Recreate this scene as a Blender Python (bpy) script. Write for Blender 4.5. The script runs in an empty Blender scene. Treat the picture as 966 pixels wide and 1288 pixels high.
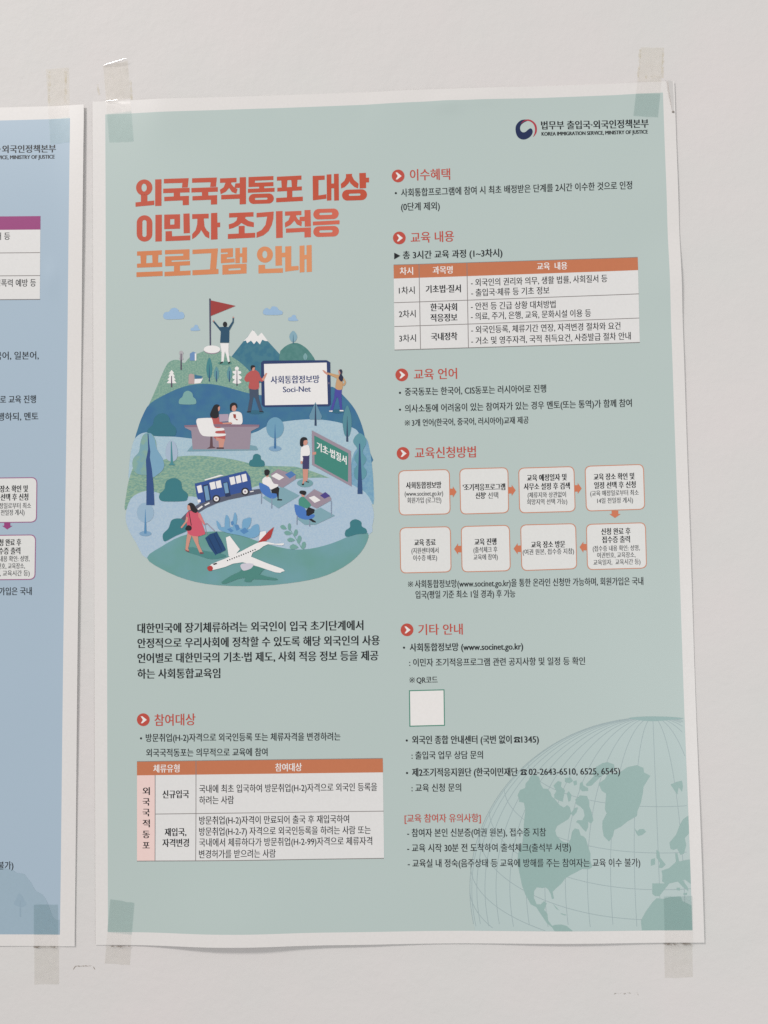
import bpy, bmesh, math, random
import numpy as np
from mathutils import Vector, Matrix
from mathutils.geometry import tessellate_polygon

random.seed(7)
scn = bpy.context.scene
COL = scn.collection

# ------------------------------------------------------------------ camera
# Wall plane: world Y = 0, viewer on the -Y side, X right, Z up, origin at the centre of the poster.
FPX, PW, PH = 1000.0, 966.0, 1288.0
RX, RY, RZ = -0.0408, 0.0287, -0.0189
TV = np.array([2.947, -2.708, 560.84])          # mm
def rot(a, i):
    c, s = math.cos(a), math.sin(a)
    return np.array([[[1,0,0],[0,c,-s],[0,s,c]], [[c,0,s],[0,1,0],[-s,0,c]], [[c,-s,0],[s,c,0],[0,0,1]]][i])
RM = rot(RX,0) @ rot(RY,1) @ rot(RZ,2)
CPOS = -RM.T @ TV                                # camera in (u right, v down, n into the wall), mm
def uvn(w): return Vector((w[0], w[2], -w[1]))   # (u, v, n) -> world axes
cam = bpy.data.cameras.new("camera"); cam_o = bpy.data.objects.new("camera", cam); COL.objects.link(cam_o)
cam.sensor_fit = 'VERTICAL'; cam.sensor_height = 36.0; cam.sensor_width = 27.0
cam.lens = FPX / PH * 36.0; cam.clip_start = 0.01; cam.clip_end = 50.0
rt, up, bk = uvn(RM[0]), uvn(-RM[1]), uvn(-RM[2])
m3 = Matrix((rt, up, bk)).transposed()
cam_o.matrix_world = Matrix.Translation(uvn(CPOS) * 0.001) @ m3.to_4x4()
scn.camera = cam_o

# ------------------------------------------------------------------ light
wd = bpy.data.worlds.new("World"); scn.world = wd; wd.use_nodes = True
bg = wd.node_tree.nodes["Background"]
bg.inputs[0].default_value = (0.985, 0.98, 0.975, 1); bg.inputs[1].default_value = 0.39
def area(name, loc, target, sx, sy, power, col):
    l = bpy.data.lights.new(name, 'AREA'); l.shape = 'RECTANGLE'; l.size = sx; l.size_y = sy; l.energy = power; l.color = col
    o = bpy.data.objects.new(name, l); COL.objects.link(o); o.location = loc
    o.rotation_euler = (Vector(target) - Vector(loc)).to_track_quat('-Z', 'Y').to_euler()
    return o
area("ceiling_lamp", (-2.7, -3.2, 3.6), (0, 0, 0), 1.2, 0.35, 176.0, (1.0, 0.968, 0.948))
area("low_fill_light", (1.75, -2.5, -0.72), (0, 0, -0.1), 1.3, 1.5, 27.0, (0.93, 0.975, 1.0))  # unseen fill lamp added low at the right to offset the ceiling lamp's falloff
scn.view_settings.view_transform = 'Standard'; scn.view_settings.look = 'None'
scn.view_settings.exposure = 0.0; scn.view_settings.gamma = 1.0

# ------------------------------------------------------------------ survey: photograph pixels -> millimetres on the wall
def wall(px, py):
    """point of the flat wall (u right, v down, mm) measured at a pixel of the photograph"""
    d = RM.T @ np.array([(px - PW/2) / FPX, (py - PH/2) / FPX, 1.0])
    k = -CPOS[2] / d[2]
    p = CPOS + k * d
    return p[0], p[1]
def survey(P):
    P = np.asarray(P, float).reshape(-1, 2)
    d = np.column_stack([(P[:,0]-PW/2)/FPX, (P[:,1]-PH/2)/FPX, np.ones(len(P))]) @ RM
    p = CPOS + (-CPOS[2] / d[:,2])[:,None] * d
    return p[:, :2]

# ------------------------------------------------------------------ materials
def s2l(c):
    c = c / 255.0
    return c/12.92 if c <= 0.04045 else ((c+0.055)/1.055)**2.4
GAIN = 1.2
def alb(rgb): return tuple(min(0.9, s2l(c)*GAIN) for c in rgb) + (1.0,)
MATS = {}
def nodes(name):
    m = bpy.data.materials.new(name); m.use_nodes = True
    nt = m.node_tree
    return m, nt, nt.nodes["Principled BSDF"]
def ink(rgb, rgb2=None, scale=300.0, lo=0.42, hi=0.58, detail=3.0, stretch=None):
    """printed ink on coated paper; with rgb2 the print is a two-ink grain"""
    key = (rgb, rgb2, scale, stretch)
    if key in MATS: return MATS[key]
    m, nt, p = nodes("ink_%d_%d_%d" % tuple(rgb))
    tc = nt.nodes.new("ShaderNodeTexCoord")
    if rgb2 is None:
        rgb2 = tuple(max(0, c*0.985) for c in rgb); scale = 700.0; lo, hi = 0.3, 0.7
    n = nt.nodes.new("ShaderNodeTexNoise"); n.inputs["Scale"].default_value = scale; n.inputs["Detail"].default_value = detail
    src = tc.outputs["Object"]
    if stretch:
        mp = nt.nodes.new("ShaderNodeMapping"); mp.inputs["Scale"].default_value = stretch
        nt.links.new(src, mp.inputs[0]); src = mp.outputs[0]
    nt.links.new(src, n.inputs["Vector"])
    r = nt.nodes.new("ShaderNodeValToRGB"); r.color_ramp.elements[0].position = lo; r.color_ramp.elements[1].position = hi
    r.color_ramp.elements[0].color = alb(rgb2); r.color_ramp.elements[1].color = alb(rgb)
    nt.links.new(n.outputs["Fac"], r.inputs[0]); nt.links.new(r.outputs[0], p.inputs["Base Color"])
    p.inputs["Roughness"].default_value = 0.33; p.inputs["Specular IOR Level"].default_value = 0.4
    MATS[key] = m
    return m

m_wall, nt, p = nodes("painted_plaster")
tc = nt.nodes.new("ShaderNodeTexCoord")
n1 = nt.nodes.new("ShaderNodeTexNoise"); n1.inputs["Scale"].default_value = 9.0; n1.inputs["Detail"].default_value = 5
r1 = nt.nodes.new("ShaderNodeValToRGB")
r1.color_ramp.elements[0].position = 0.3; r1.color_ramp.elements[0].color = alb((202,200,197))
r1.color_ramp.elements[1].position = 0.7; r1.color_ramp.elements[1].color = alb((206,200,198))
nt.links.new(tc.outputs["Object"], n1.inputs["Vector"]); nt.links.new(n1.outputs["Fac"], r1.inputs[0]); nt.links.new(r1.outputs[0], p.inputs["Base Color"])
n2 = nt.nodes.new("ShaderNodeTexNoise"); n2.inputs["Scale"].default_value = 190.0; n2.inputs["Detail"].default_value = 6; n2.inputs["Roughness"].default_value = 0.6
n3 = nt.nodes.new("ShaderNodeTexNoise"); n3.inputs["Scale"].default_value = 26.0; n3.inputs["Detail"].default_value = 3
v3 = nt.nodes.new("ShaderNodeTexVoronoi"); v3.inputs["Scale"].default_value = 42.0
rv = nt.nodes.new("ShaderNodeMapRange"); rv.inputs[1].default_value = 0.0; rv.inputs[2].default_value = 0.13; rv.inputs[3].default_value = 1.0; rv.inputs[4].default_value = 0.0
for q in (n2, n3, v3): nt.links.new(tc.outputs["Object"], q.inputs["Vector"])
nt.links.new(v3.outputs["Distance"], rv.inputs[0])
def mth(op, a, b):
    q = nt.nodes.new("ShaderNodeMath"); q.operation = op
    for i, x in enumerate((a, b)):
        if isinstance(x, (int, float)): q.inputs[i].default_value = x
        else: nt.links.new(x, q.inputs[i])
    return q.outputs[0]
hgt = mth('ADD', mth('MULTIPLY', n2.outputs["Fac"], 0.00032), mth('ADD', mth('MULTIPLY', n3.outputs["Fac"], 0.0012), mth('MULTIPLY', mth('MULTIPLY', rv.outputs[0], mth('GREATER_THAN', n1.outputs["Fac"], 0.58)), 0.00012)))
b = nt.nodes.new("ShaderNodeBump"); b.inputs["Strength"].default_value = 0.85; b.inputs["Distance"].default_value = 1.0
nt.links.new(hgt, b.inputs["Height"]); nt.links.new(b.outputs[0], p.inputs["Normal"])
p.inputs["Roughness"].default_value = 0.6; p.inputs["Specular IOR Level"].default_value = 0.25

def tape_mat(name, tint, gloss_rough, bump, cloud, refl=0.035):
    m, nt, p = nodes(name)
    tr = nt.nodes.new("ShaderNodeBsdfTransparent"); tr.inputs[0].default_value = tint + (1,)
    gl = nt.nodes.new("ShaderNodeBsdfGlossy"); gl.inputs["Roughness"].default_value = gloss_rough; gl.inputs[0].default_value = (1,1,1,1)
    df = nt.nodes.new("ShaderNodeBsdfDiffuse"); df.inputs[0].default_value = alb((205,200,190))
    lw = nt.nodes.new("ShaderNodeLayerWeight"); lw.inputs[0].default_value = 0.5
    pw = nt.nodes.new("ShaderNodeMath"); pw.operation = 'POWER'; pw.inputs[1].default_value = 4.0; nt.links.new(lw.outputs["Facing"], pw.inputs[0])
    fr = nt.nodes.new("ShaderNodeMath"); fr.operation = 'MULTIPLY_ADD'; fr.inputs[1].default_value = 0.8; fr.inputs[2].default_value = refl; nt.links.new(pw.outputs[0], fr.inputs[0])
    mx = nt.nodes.new("ShaderNodeMixShader"); mx2 = nt.nodes.new("ShaderNodeMixShader")
    tc = nt.nodes.new("ShaderNodeTexCoord"); n = nt.nodes.new("ShaderNodeTexNoise"); n.inputs["Scale"].default_value = 230; n.inputs["Detail"].default_value = 4
    nt.links.new(tc.outputs["Object"], n.inputs["Vector"])
    bp = nt.nodes.new("ShaderNodeBump"); bp.inputs["Strength"].default_value = bump; bp.inputs["Distance"].default_value = 0.00006
    nt.links.new(n.outputs["Fac"], bp.inputs["Height"]); nt.links.new(bp.outputs[0], gl.inputs["Normal"])
    mr = nt.nodes.new("ShaderNodeMapRange"); mr.inputs[1].default_value = 0.35; mr.inputs[2].default_value = 0.7; mr.inputs[3].default_value = 0.0; mr.inputs[4].default_value = cloud
    nt.links.new(n.outputs["Fac"], mr.inputs[0])
    nt.links.new(mr.outputs[0], mx2.inputs[0]); nt.links.new(tr.outputs[0], mx2.inputs[1]); nt.links.new(df.outputs[0], mx2.inputs[2])
    nt.links.new(fr.outputs[0], mx.inputs[0]); nt.links.new(mx2.outputs[0], mx.inputs[1]); nt.links.new(gl.outputs[0], mx.inputs[2])
    nt.links.new(mx.outputs[0], nt.nodes["Material Output"].inputs[0])
    return m
T_INK = tape_mat("tape_stuck_on_print", (0.87, 0.91, 0.905), 0.3, 0.12, 0.02)
T_PAPER = tape_mat("tape_stuck_on_paper", (0.975, 0.97, 0.965), 0.3, 0.12, 0.02)
T_WALL = tape_mat("tape_on_plaster", (0.98, 0.972, 0.95), 0.22, 0.35, 0.12)
T_WALLT = tape_mat("tape_on_plaster_grey", (0.962, 0.958, 0.945), 0.22, 0.35, 0.09)
T_WALLQ = tape_mat("tape_on_plaster_dull", (0.98, 0.972, 0.95), 0.5, 0.2, 0.1, 0.012)
T_PAPERQ = tape_mat("tape_stuck_on_paper_dull", (0.975, 0.97, 0.965), 0.5, 0.1, 0.02, 0.012)
m_grime, nt, p = nodes("brown_grime")
p.inputs["Base Color"].default_value = alb((118,104,92)); p.inputs["Roughness"].default_value = 0.8
tc = nt.nodes.new("ShaderNodeTexCoord"); n = nt.nodes.new("ShaderNodeTexNoise"); n.inputs["Scale"].default_value = 420; n.inputs["Detail"].default_value = 6
r = nt.nodes.new("ShaderNodeMapRange"); r.inputs[1].default_value = 0.40; r.inputs[2].default_value = 0.62; r.inputs[4].default_value = 0.95
nt.links.new(tc.outputs["Object"], n.inputs["Vector"]); nt.links.new(n.outputs["Fac"], r.inputs[0]); nt.links.new(r.outputs[0], p.inputs["Alpha"])
m_scuff = m_grime.copy(); m_scuff.name = "pale_scuff"
m_scuff.node_tree.nodes["Principled BSDF"].inputs["Base Color"].default_value = alb((150,141,132))
m_glue, nt, p = nodes("yellowed_glue")
p.inputs["Base Color"].default_value = alb((204,194,168)); p.inputs["Roughness"].default_value = 0.5
tc = nt.nodes.new("ShaderNodeTexCoord"); n = nt.nodes.new("ShaderNodeTexNoise"); n.inputs["Scale"].default_value = 260; n.inputs["Detail"].default_value = 4
r = nt.nodes.new("ShaderNodeMapRange"); r.inputs[1].default_value = 0.40; r.inputs[2].default_value = 0.75; r.inputs[4].default_value = 0.5
nt.links.new(tc.outputs["Object"], n.inputs["Vector"]); nt.links.new(n.outputs["Fac"], r.inputs[0]); nt.links.new(r.outputs[0], p.inputs["Alpha"])

# ------------------------------------------------------------------ object helpers
def empty(name, uv, label=None, cat=None, group=None):
    o = bpy.data.objects.new(name, None); COL.objects.link(o); o.empty_display_size = 0.02
    o.location = (uv[0]*0.001, 0, -uv[1]*0.001)
    tag(o, label, cat, group)
    return o
def tag(o, label=None, cat=None, group=None, kind=None):
    if label: o["label"] = label
    if cat: o["category"] = cat
    if group: o["group"] = group
    if kind: o["kind"] = kind
def root_loc(o):
    while o.parent: o = o.parent
    return o.location
def link_mesh(name, V, F, mats, idx, parent, smooth=False):
    """V in (u, v, height above the wall) millimetres"""
    base = root_loc(parent) if parent else Vector((0,0,0))
    me = bpy.data.meshes.new(name)
    me.from_pydata([(a*0.001-base.x, -h*0.001-base.y, -b_*0.001-base.z) for a, b_, h in V], [], F)
    for m in mats: me.materials.append(m)
    if idx is not None: me.polygons.foreach_set("material_index", idx)
    if smooth: me.polygons.foreach_set("use_smooth", [True]*len(F))
    # faces look away from the wall
    me.update()
    o = bpy.data.objects.new(name, me); COL.objects.link(o)
    if parent: o.parent = parent
    return o

STEP = 0.01          # mm between two inks
class Print:
    """one printed piece: several ink shapes collected in one mesh on the surface of a sheet"""
    def __init__(s, name, parent, surf, level):
        s.name, s.parent, s.surf, s.level = name, parent, surf, level
        s.V, s.F, s.M, s.I = [], [], [], []; s.cut = 9.0
    def mi(s, m):
        if m not in s.M: s.M.append(m)
        return s.M.index(m)
    def raw(s, UV, faces, mat, level=None):
        k = s.mi(mat); off = len(s.V); lv = s.level if level is None else level
        UV = np.asarray(UV)
        H = s.surf(UV[:,0], UV[:,1]) + 0.05 + lv*STEP
        s.V += [(float(a), float(b_), float(h)) for (a, b_), h in zip(UV, H)]
        for f in faces:
            f = list(f)
            (x0,y0),(x1,y1),(x2,y2) = UV[f[0]], UV[f[1]], UV[f[2]]
            if (x1-x0)*(y2-y0)-(x2-x0)*(y1-y0) > 0: f.reverse()     # counter-clockwise seen from the room
            s.F.append([off+i for i in f]); s.I.append(k)
    def poly(s, pts, mat, holes=(), up=0.0, cut=None):
        """closed outline(s) in photograph pixels"""
        cut = cut or s.cut
        loops = [survey(pts)] + [survey(h) for h in holes]
        vs = [Vector((a, b_, 0)) for L in loops for a, b_ in L]
        tris = tessellate_polygon([[Vector((a, b_, 0)) for a, b_ in L] for L in loops])
        UV = np.array([(v.x, v.y) for v in vs]); F = [t for t in tris if len(set(t)) == 3]
        ext = UV.max(0) - UV.min(0)
        if max(ext) > 14.0:
            bm = bmesh.new(); bv = [bm.verts.new((a, b_, 0)) for a, b_ in UV]
            for t in F:
                try: bm.faces.new([bv[i] for i in t])
                except ValueError: pass
            for ax in (0, 1):
                g = math.ceil(UV[:,ax].min()/cut)*cut
                while g < UV[:,ax].max():
                    co = [0,0,0]; no = [0,0,0]; co[ax] = g; no[ax] = 1
                    bmesh.ops.bisect_plane(bm, geom=bm.verts[:]+bm.edges[:]+bm.faces[:], plane_co=co, plane_no=no, dist=1e-4)
                    g += cut
            bm.verts.index_update()
            UV = np.array([(v.co.x, v.co.y) for v in bm.verts]); F = [[v.index for v in f.verts] for f in bm.faces if f.calc_area() > 1e-7]
            bm.free()
        s.raw(UV, F, mat, s.level + up)
        return s
    def build(s):
        o = link_mesh(s.name, s.V, s.F, s.M, s.I, s.parent)
        return o

# outlines: all return pixel lists
class Z:
    """a magnified look at the photograph: pixel = origin + zoomed / factor"""
    def __init__(s, x, y, k): s.x, s.y, s.k = x, y, k
    def __call__(s, txt):
        if isinstance(txt, str): v = [float(q) for q in txt.replace(',', ' ').split()]
        else: v = [c for q in txt for c in q]
        return [(s.x + v[i]/s.k, s.y + v[i+1]/s.k) for i in range(0, len(v), 2)]
def smooth(P, n=5):
    out = []; N = len(P)
    for i in range(N):
        p0, p1, p2, p3 = (np.array(P[(i+j) % N]) for j in (-1, 0, 1, 2))
        for k in range(n):
            t = k/n
            q = 0.5*((2*p1) + (-p0+p2)*t + (2*p0-5*p1+4*p2-p3)*t*t + (-p0+3*p1-3*p2+p3)*t**3)
            out.append((float(q[0]), float(q[1])))
    return out
def smooth_open(P, n=5):
    """rounded line through the points, ends kept"""
    P = [P[0]] + list(P) + [P[-1]]; out = []
    for i in range(1, len(P)-2):
        p0, p1, p2, p3 = (np.array(P[i+j]) for j in (-1, 0, 1, 2))
        for k in range(n):
            t = k/n
            q = 0.5*((2*p1) + (-p0+p2)*t + (2*p0-5*p1+4*p2-p3)*t*t + (-p0+3*p1-3*p2+p3)*t**3)
            out.append((float(q[0]), float(q[1])))
    return out + [tuple(P[-1])]
def ell(cx, cy, rx, ry, n=28, a0=0):
    return [(cx+rx*math.cos(a0+2*math.pi*i/n), cy+ry*math.sin(a0+2*math.pi*i/n)) for i in range(n)]
def stad(x0, y0, x1, y1, r=None, n=8, tilt=0.0):
    r = min((x1-x0)/2, (y1-y0)/2, r if r else 1e9); out = []
    for cx, cy, a in ((x1-r, y0+r, -90), (x1-r, y1-r, 0), (x0+r, y1-r, 90), (x0+r, y0+r, 180)):
        for i in range(n+1):
            t = math.radians(a + 90*i/n); x, y = cx+r*math.cos(t), cy+r*math.sin(t)
            out.append((x, y + tilt*(x-(x0+x1)/2)))
    return out
def rquad(q, r, n=5):
    """quad TL TR BR BL with rounded corners"""
    out = []
    q = [np.array(p, float) for p in q]
    for i in range(4):
        p, a, b_ = q[i], q[i-1], q[(i+1) % 4]
        da, db = (a-p)/np.linalg.norm(a-p), (b_-p)/np.linalg.norm(b_-p)
        s, e = p+da*r, p+db*r
        for k in range(n+1):
            t = k/n
            out.append(tuple((1-t)**2*s + 2*t*(1-t)*(p+(s-p)*0.1) + t*t*e))
    return out
def inset(q, d):
    c = np.mean(np.array(q, float), 0)
    return [(p[0]+(d if p[0] < c[0] else -d), p[1]+(d if p[1] < c[1] else -d)) for p in q]
def stroke(P, w0, w1=None):
    w1 = w0 if w1 is None else w1
    P = [np.array(p, float) for p in P]; L, R = [], []
    for i, p in enumerate(P):
        d = P[min(i+1, len(P)-1)] - P[max(i-1, 0)]; d = d/ (np.linalg.norm(d)+1e-9); nrm = np.array((-d[1], d[0]))
        w = (w0 + (w1-w0)*i/(len(P)-1))/2
        L.append(tuple(p+nrm*w)); R.append(tuple(p-nrm*w))
    return L + R[::-1]
def ln(x0, y0, x1, y1, w): return stroke([(x0,y0),(x1,y1)], w)

# ------------------------------------------------------------------ lettering
_cv = bpy.data.curves.new("lettering", "FONT"); _cv.resolution_u = 3; _cv.size = 1.0
_to = bpy.data.objects.new("lettering", _cv); COL.objects.link(_to)
_cache = {}
def glyphs(txt):
    if txt in _cache: return _cache[txt]
    _cv.body = txt
    me = bpy.data.meshes.new_from_object(_to)
    V = np.zeros(len(me.vertices)*3); me.vertices.foreach_get("co", V); V = V.reshape(-1,3)[:, :2].copy()
    F = [tuple(p_.vertices) for p_ in me.polygons]
    bpy.data.meshes.remove(me)
    _cache[txt] = (V, F)
    return V, F
_h = glyphs("한")[0]; HK0, HK1 = _h[:,1].min(), _h[:,1].max()
_h = glyphs("H")[0]; HL0, HL1 = _h[:,1].min(), _h[:,1].max()
def lean(x): return 0.004 + 0.031*(x-116)/732
def text(pr, txt, x0, y0, x1, y1, h, mat, bold=0, latin=False, up=0.0):
    """one line of lettering from (x0, y0) to (x1, y1), the pixel centres of its left and right end, h pixels high"""
    V, F = glyphs(txt)
    lo, hi = (HL0, HL1) if latin else (HK0, HK1)
    t = (V[:,0]-V[:,0].min())/(V[:,0].max()-V[:,0].min())
    dy = -(V[:,1]-(lo+hi)/2)/(hi-lo)*h
    reps = {0: (-0.13, 0.13), 1: (-0.24, 0, 0.24), 2: (-0.32, 0, 0.32), 3: (-0.42, -0.14, 0.14, 0.42)}[bold]
    for k, sh in enumerate(reps):
        x = x0 + t*(x1-x0) + sh; y = y0 + t*(y1-y0) + dy
        x = x + dy*-lean(x0)*-1.0
        pr.raw(survey(np.column_stack([x, y])), F, mat, pr.level + up + k*0.3)
def kome(pr, x, y, r, mat):
    for k, a in enumerate((45, 135)):
        c, s = math.cos(math.radians(a)), math.sin(math.radians(a))
        pr.poly(ln(x-c*r, y-s*r, x+c*r, y+s*r, r*0.2), mat, up=k*0.3)
    for dx, dy in ((1,0),(-1,0),(0,1),(0,-1)): pr.poly(ell(x+dx*r*0.68, y+dy*r*0.68, r*0.17, r*0.17, 8), mat)
def phone(pr, x0, x1, y, mat, back):
    w = x1-x0; f = lambda P: [(x0+a*w, y+b_*w) for a, b_ in P]
    pr.poly(f([(0.22,-0.05),(0.78,-0.05),(0.97,0.33),(0.97,0.44),(0.03,0.44),(0.03,0.33)]), mat)
    pr.poly(f(smooth([(0,-0.12),(0.04,-0.3),(0.25,-0.42),(0.75,-0.42),(0.96,-0.3),(1,-0.12),(0.8,-0.12),(0.72,-0.24),(0.28,-0.24),(0.2,-0.12)], 3)), mat)
    pr.poly(ell(x0+w*0.5, y+w*0.16, w*0.13, w*0.13, 12), back, up=0.5)
    for sx in (0.34, 0.66): pr.poly(ln(x0+w*sx, y-w*0.27, x0+w*sx, y-w*0.02, w*0.1), mat)

# ------------------------------------------------------------------ the wall
def slab(name, u0, v0, u1, v1, d, mat):
    V = [(u0,v0,0),(u1,v0,0),(u1,v1,0),(u0,v1,0),(u0,v0,-d),(u1,v0,-d),(u1,v1,-d),(u0,v1,-d)]
    F = [(0,3,2,1),(4,5,6,7),(0,1,5,4),(1,2,6,5),(2,3,7,6),(3,0,4,7)]
    return link_mesh(name, V, F, [mat], None, None)
wall_o = slab("wall", -1700, -1200, 1700, 1500, 120, m_wall); tag(wall_o, kind="structure")

# ------------------------------------------------------------------ sheets
def gauss(x, c, w): return np.exp(-((x-c)/w)**2)
DENT = wall(562, 131)
def surf_green(u, v):
    u = np.asarray(u, float); v = np.asarray(v, float)
    low = np.exp(-(np.clip(300-v, 0, None)/46)**2)
    h = 0.62 + low*(4.4*np.exp(-np.abs((u+114)/46)**2.4) + 1.7*gauss(u, -34, 50) + 1.9*gauss(u, 118, 56))
    h = h + 0.30*np.sin(u/58+0.8)*np.sin(v/71+0.5) + 0.16*np.sin(v/37+u/90)
    top = np.exp(-(np.clip(v+300, 0, None)/26)**2)
    h = h + top*(0.95*np.sin(u/30) + 0.3*np.sin(u/14+1))*np.clip((200-np.abs(u))/40, 0, 1)
    rgt = np.exp(-(np.clip(210-u, 0, None)/24)**2)
    h = h + rgt*(0.7 + 0.7*np.sin(v/12.0+2)*gauss(v, -170, 55) + 0.3*np.sin(v/31))
    h = h + 1.0*gauss(u, DENT[0], 10)*gauss(v, DENT[1], 5) + 0.5*gauss(u, DENT[0]+24, 14)*gauss(v, DENT[1]-3, 4)
    return np.maximum(h, 0.25)
def sheet(name, parent, paper, panel, surf, m_paper, m_panel, nu=104, nv=148, thick=0.18):
    """paper with a printed panel: paper and panel are quads TL TR BR BL in wall mm"""
    paper = np.array(paper); panel = np.array(panel)
    def bil(q, s, t): return (1-s)*(1-t)*q[0] + s*(1-t)*q[1] + s*t*q[2] + (1-s)*t*q[3]
    V, F, I = [], [], []
    S = [(-1, 0.0), (-1, 0.5)] + [(0, k/nu) for k in range(nu+1)] + [(1, 0.5), (1, 1.0)]
    T = [(-1, 0.0), (-1, 0.5)] + [(0, k/nv) for k in range(nv+1)] + [(1, 0.5), (1, 1.0)]
    for tz, t in T:
        for sz, s in S:
            si = {-1: 0.0, 0: s, 1: 1.0}[sz]; ti = {-1: 0.0, 0: t, 1: 1.0}[tz]
            pin = bil(panel, si, ti); pout = bil(paper, si, ti)
            # where the border is crossed, mix towards the paper's own edge
            fx = {-1: 1-s, 0: 0.0, 1: s}[sz]; fy = {-1: 1-t, 0: 0.0, 1: t}[tz]
            x = pin[0] + (pout[0]-pin[0])*fx if sz else pin[0]
            y = pin[1] + (pout[1]-pin[1])*fy if tz else pin[1]
            if tz and not sz: x = pin[0] + (pout[0]-pin[0])*fy*(2*abs(si-0.5))*0
            V.append((x, y))
    V = np.array(V); H = surf(V[:,0], V[:,1]); nS, nT = len(S), len(T)
    W = [(a, b_, h) for (a, b_), h in zip(V, H)]
    for j in range(nT-1):
        for i in range(nS-1):
            a = j*nS+i
            F.append((a, a+nS, a+nS+1, a+1)); I.append(1 if 2 <= i < nS-3 and 2 <= j < nT-3 else 0)
    # rim: the thickness of the paper
    rim = [i for i in range(nS)] + [j*nS+nS-1 for j in range(1, nT)] + [(nT-1)*nS+i for i in range(nS-2, -1, -1)] + [j*nS for j in range(nT-2, 0, -1)]
    o0 = len(W)
    n = len(rim)
    W += [W[k] for k in rim]
    W += [(W[k][0], W[k][1], W[k][2]-thick) for k in rim]
    for k in range(n):
        F.append((o0+k, o0+(k+1) % n, o0+n+(k+1) % n, o0+n+k)); I.append(0)
    return link_mesh(name, W, F, [m_paper, m_panel], I, parent, smooth=True)

C_PAPER = ink((213,209,206))
DARK = ink((26,28,32)); GREY = ink((62,64,66)); RED = ink((180,74,62)); WHITE = ink((222,218,215)); CELL = ink((214,212,210))
TEAL = ink((175,187,183), (173,186,182), 5.0, 0.35, 0.65, 2.0)
ORANGE = ink((187,113,79)); LINE = ink((128,122,120)); CARD = ink((213,212,209))

q_paper = [wall(116,128.5), wall(848,103), wall(885.6,1184.2), wall(120,1188)]
q_panel = [wall(132.2,144.6), wall(833.8,117.6), wall(870.5,1168.8), wall(135.6,1171.7)]
poster = empty("notice_poster", wall(500,1186), "pale teal poster with red Korean heading and round landscape picture, taped on the wall", "poster")
sheet("paper_sheet", poster, q_paper, q_panel, surf_green, C_PAPER, TEAL)
SG = surf_green

# ---- curled top right edge of the paper
fl = survey([(839.3,103.2),(848.4,104.2),(849.4,120),(850.2,143),(845.2,139.5),(841.8,121)])
hh = [2.6, 0.9, 0.8, 0.7, 1.6, 2.4]
link_mesh("curled_edge", [(a, b_, h) for (a, b_), h in zip(fl, hh)], [(0,5,2,1),(5,4,3,2)], [ink((203,199,196))], None, poster)

# ---- emblem and name of the ministry
lg = Print("ministry_logo", poster, SG, 3)
cx, cy = 662.0, 163.2; R0 = 13.3
NAVY = ink((30,42,78)); CRIM = ink((168,52,66))
def arc(cx, cy, r, a0, a1, n=18): return [(cx+r*math.cos(math.radians(a0+(a1-a0)*i/n)), cy+r*math.sin(math.radians(a0+(a1-a0)*i/n))) for i in range(n+1)]
LZ = Z(640,140,5.084)
lg.poly(smooth(LZ("45,118 52,88 78,62 108,56 135,58 100,74 80,92 74,112 80,130 94,138 110,134 124,122 140,112 152,120 154,140 142,162 120,178 96,184 70,176 52,154"), 5), NAVY)
lg.poly(smooth(LZ("78,84 104,66 134,66 158,82 169,108 168,140 158,166 176,146 182,118 176,88 156,66 128,55 100,62"), 5), CRIM, up=0.4)
lg.build_o = lg.build()
t = Print("ministry_name", lg.build_o, SG, 3)
text(t, "법무부 출입국·외국인정책본부", 681.3, 158, 815.6, 156, 10.6, DARK, 2)
text(t, "KOREA IMMIGRATION SERVICE, MINISTRY OF JUSTICE", 681.8, 169.0, 814.8, 166.6, 4.6, DARK, 1, latin=True)
t.build()

# ---- title: heavy square lettering, drawn stroke by stroke
TA, TB = Z(150,205,6.0375), Z(310,205,5.682)
ti = Print("title", poster, SG, 3)
R1, R2, R3, R4, O1, O2 = ink((182,77,55)), ink((181,73,59)), ink((186,81,68)), ink((193,92,79)), ink((198,123,80)), ink((205,135,92))
def ink_sheen_grad(c0, c1, xa, xb, y):  # print gradient with the sheen at the right end mixed into the ink colour
    m = ink(c0).copy(); m.name = "ink_sheen_blend"; nt = m.node_tree; p = nt.nodes["Principled BSDF"]
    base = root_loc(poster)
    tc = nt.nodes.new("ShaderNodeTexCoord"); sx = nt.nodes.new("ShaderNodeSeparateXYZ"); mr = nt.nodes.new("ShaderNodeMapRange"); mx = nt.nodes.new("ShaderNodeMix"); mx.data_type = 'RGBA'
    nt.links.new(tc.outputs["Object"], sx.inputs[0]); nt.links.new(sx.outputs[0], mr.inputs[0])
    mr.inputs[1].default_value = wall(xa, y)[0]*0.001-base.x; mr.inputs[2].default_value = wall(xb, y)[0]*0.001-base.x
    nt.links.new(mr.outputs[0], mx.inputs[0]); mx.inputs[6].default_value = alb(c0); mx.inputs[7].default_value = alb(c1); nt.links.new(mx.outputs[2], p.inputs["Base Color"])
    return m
R2 = ink_sheen_grad((182,78,58), (198,100,80), 300, 430, 285); R3 = R4 = R2
O1 = ink_sheen_grad((197,120,77), (208,139,96), 180, 400, 330); O2 = O1
def strokes(z, mat, *polys):
    for i, s in enumerate(polys): ti.poly(z(s), mat, up=0.25*(i % 6))
def ring(z, mat, outer, inner, up=0.0): ti.poly(z(outer), mat, holes=[z(inner)[::-1]], up=up)
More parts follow.
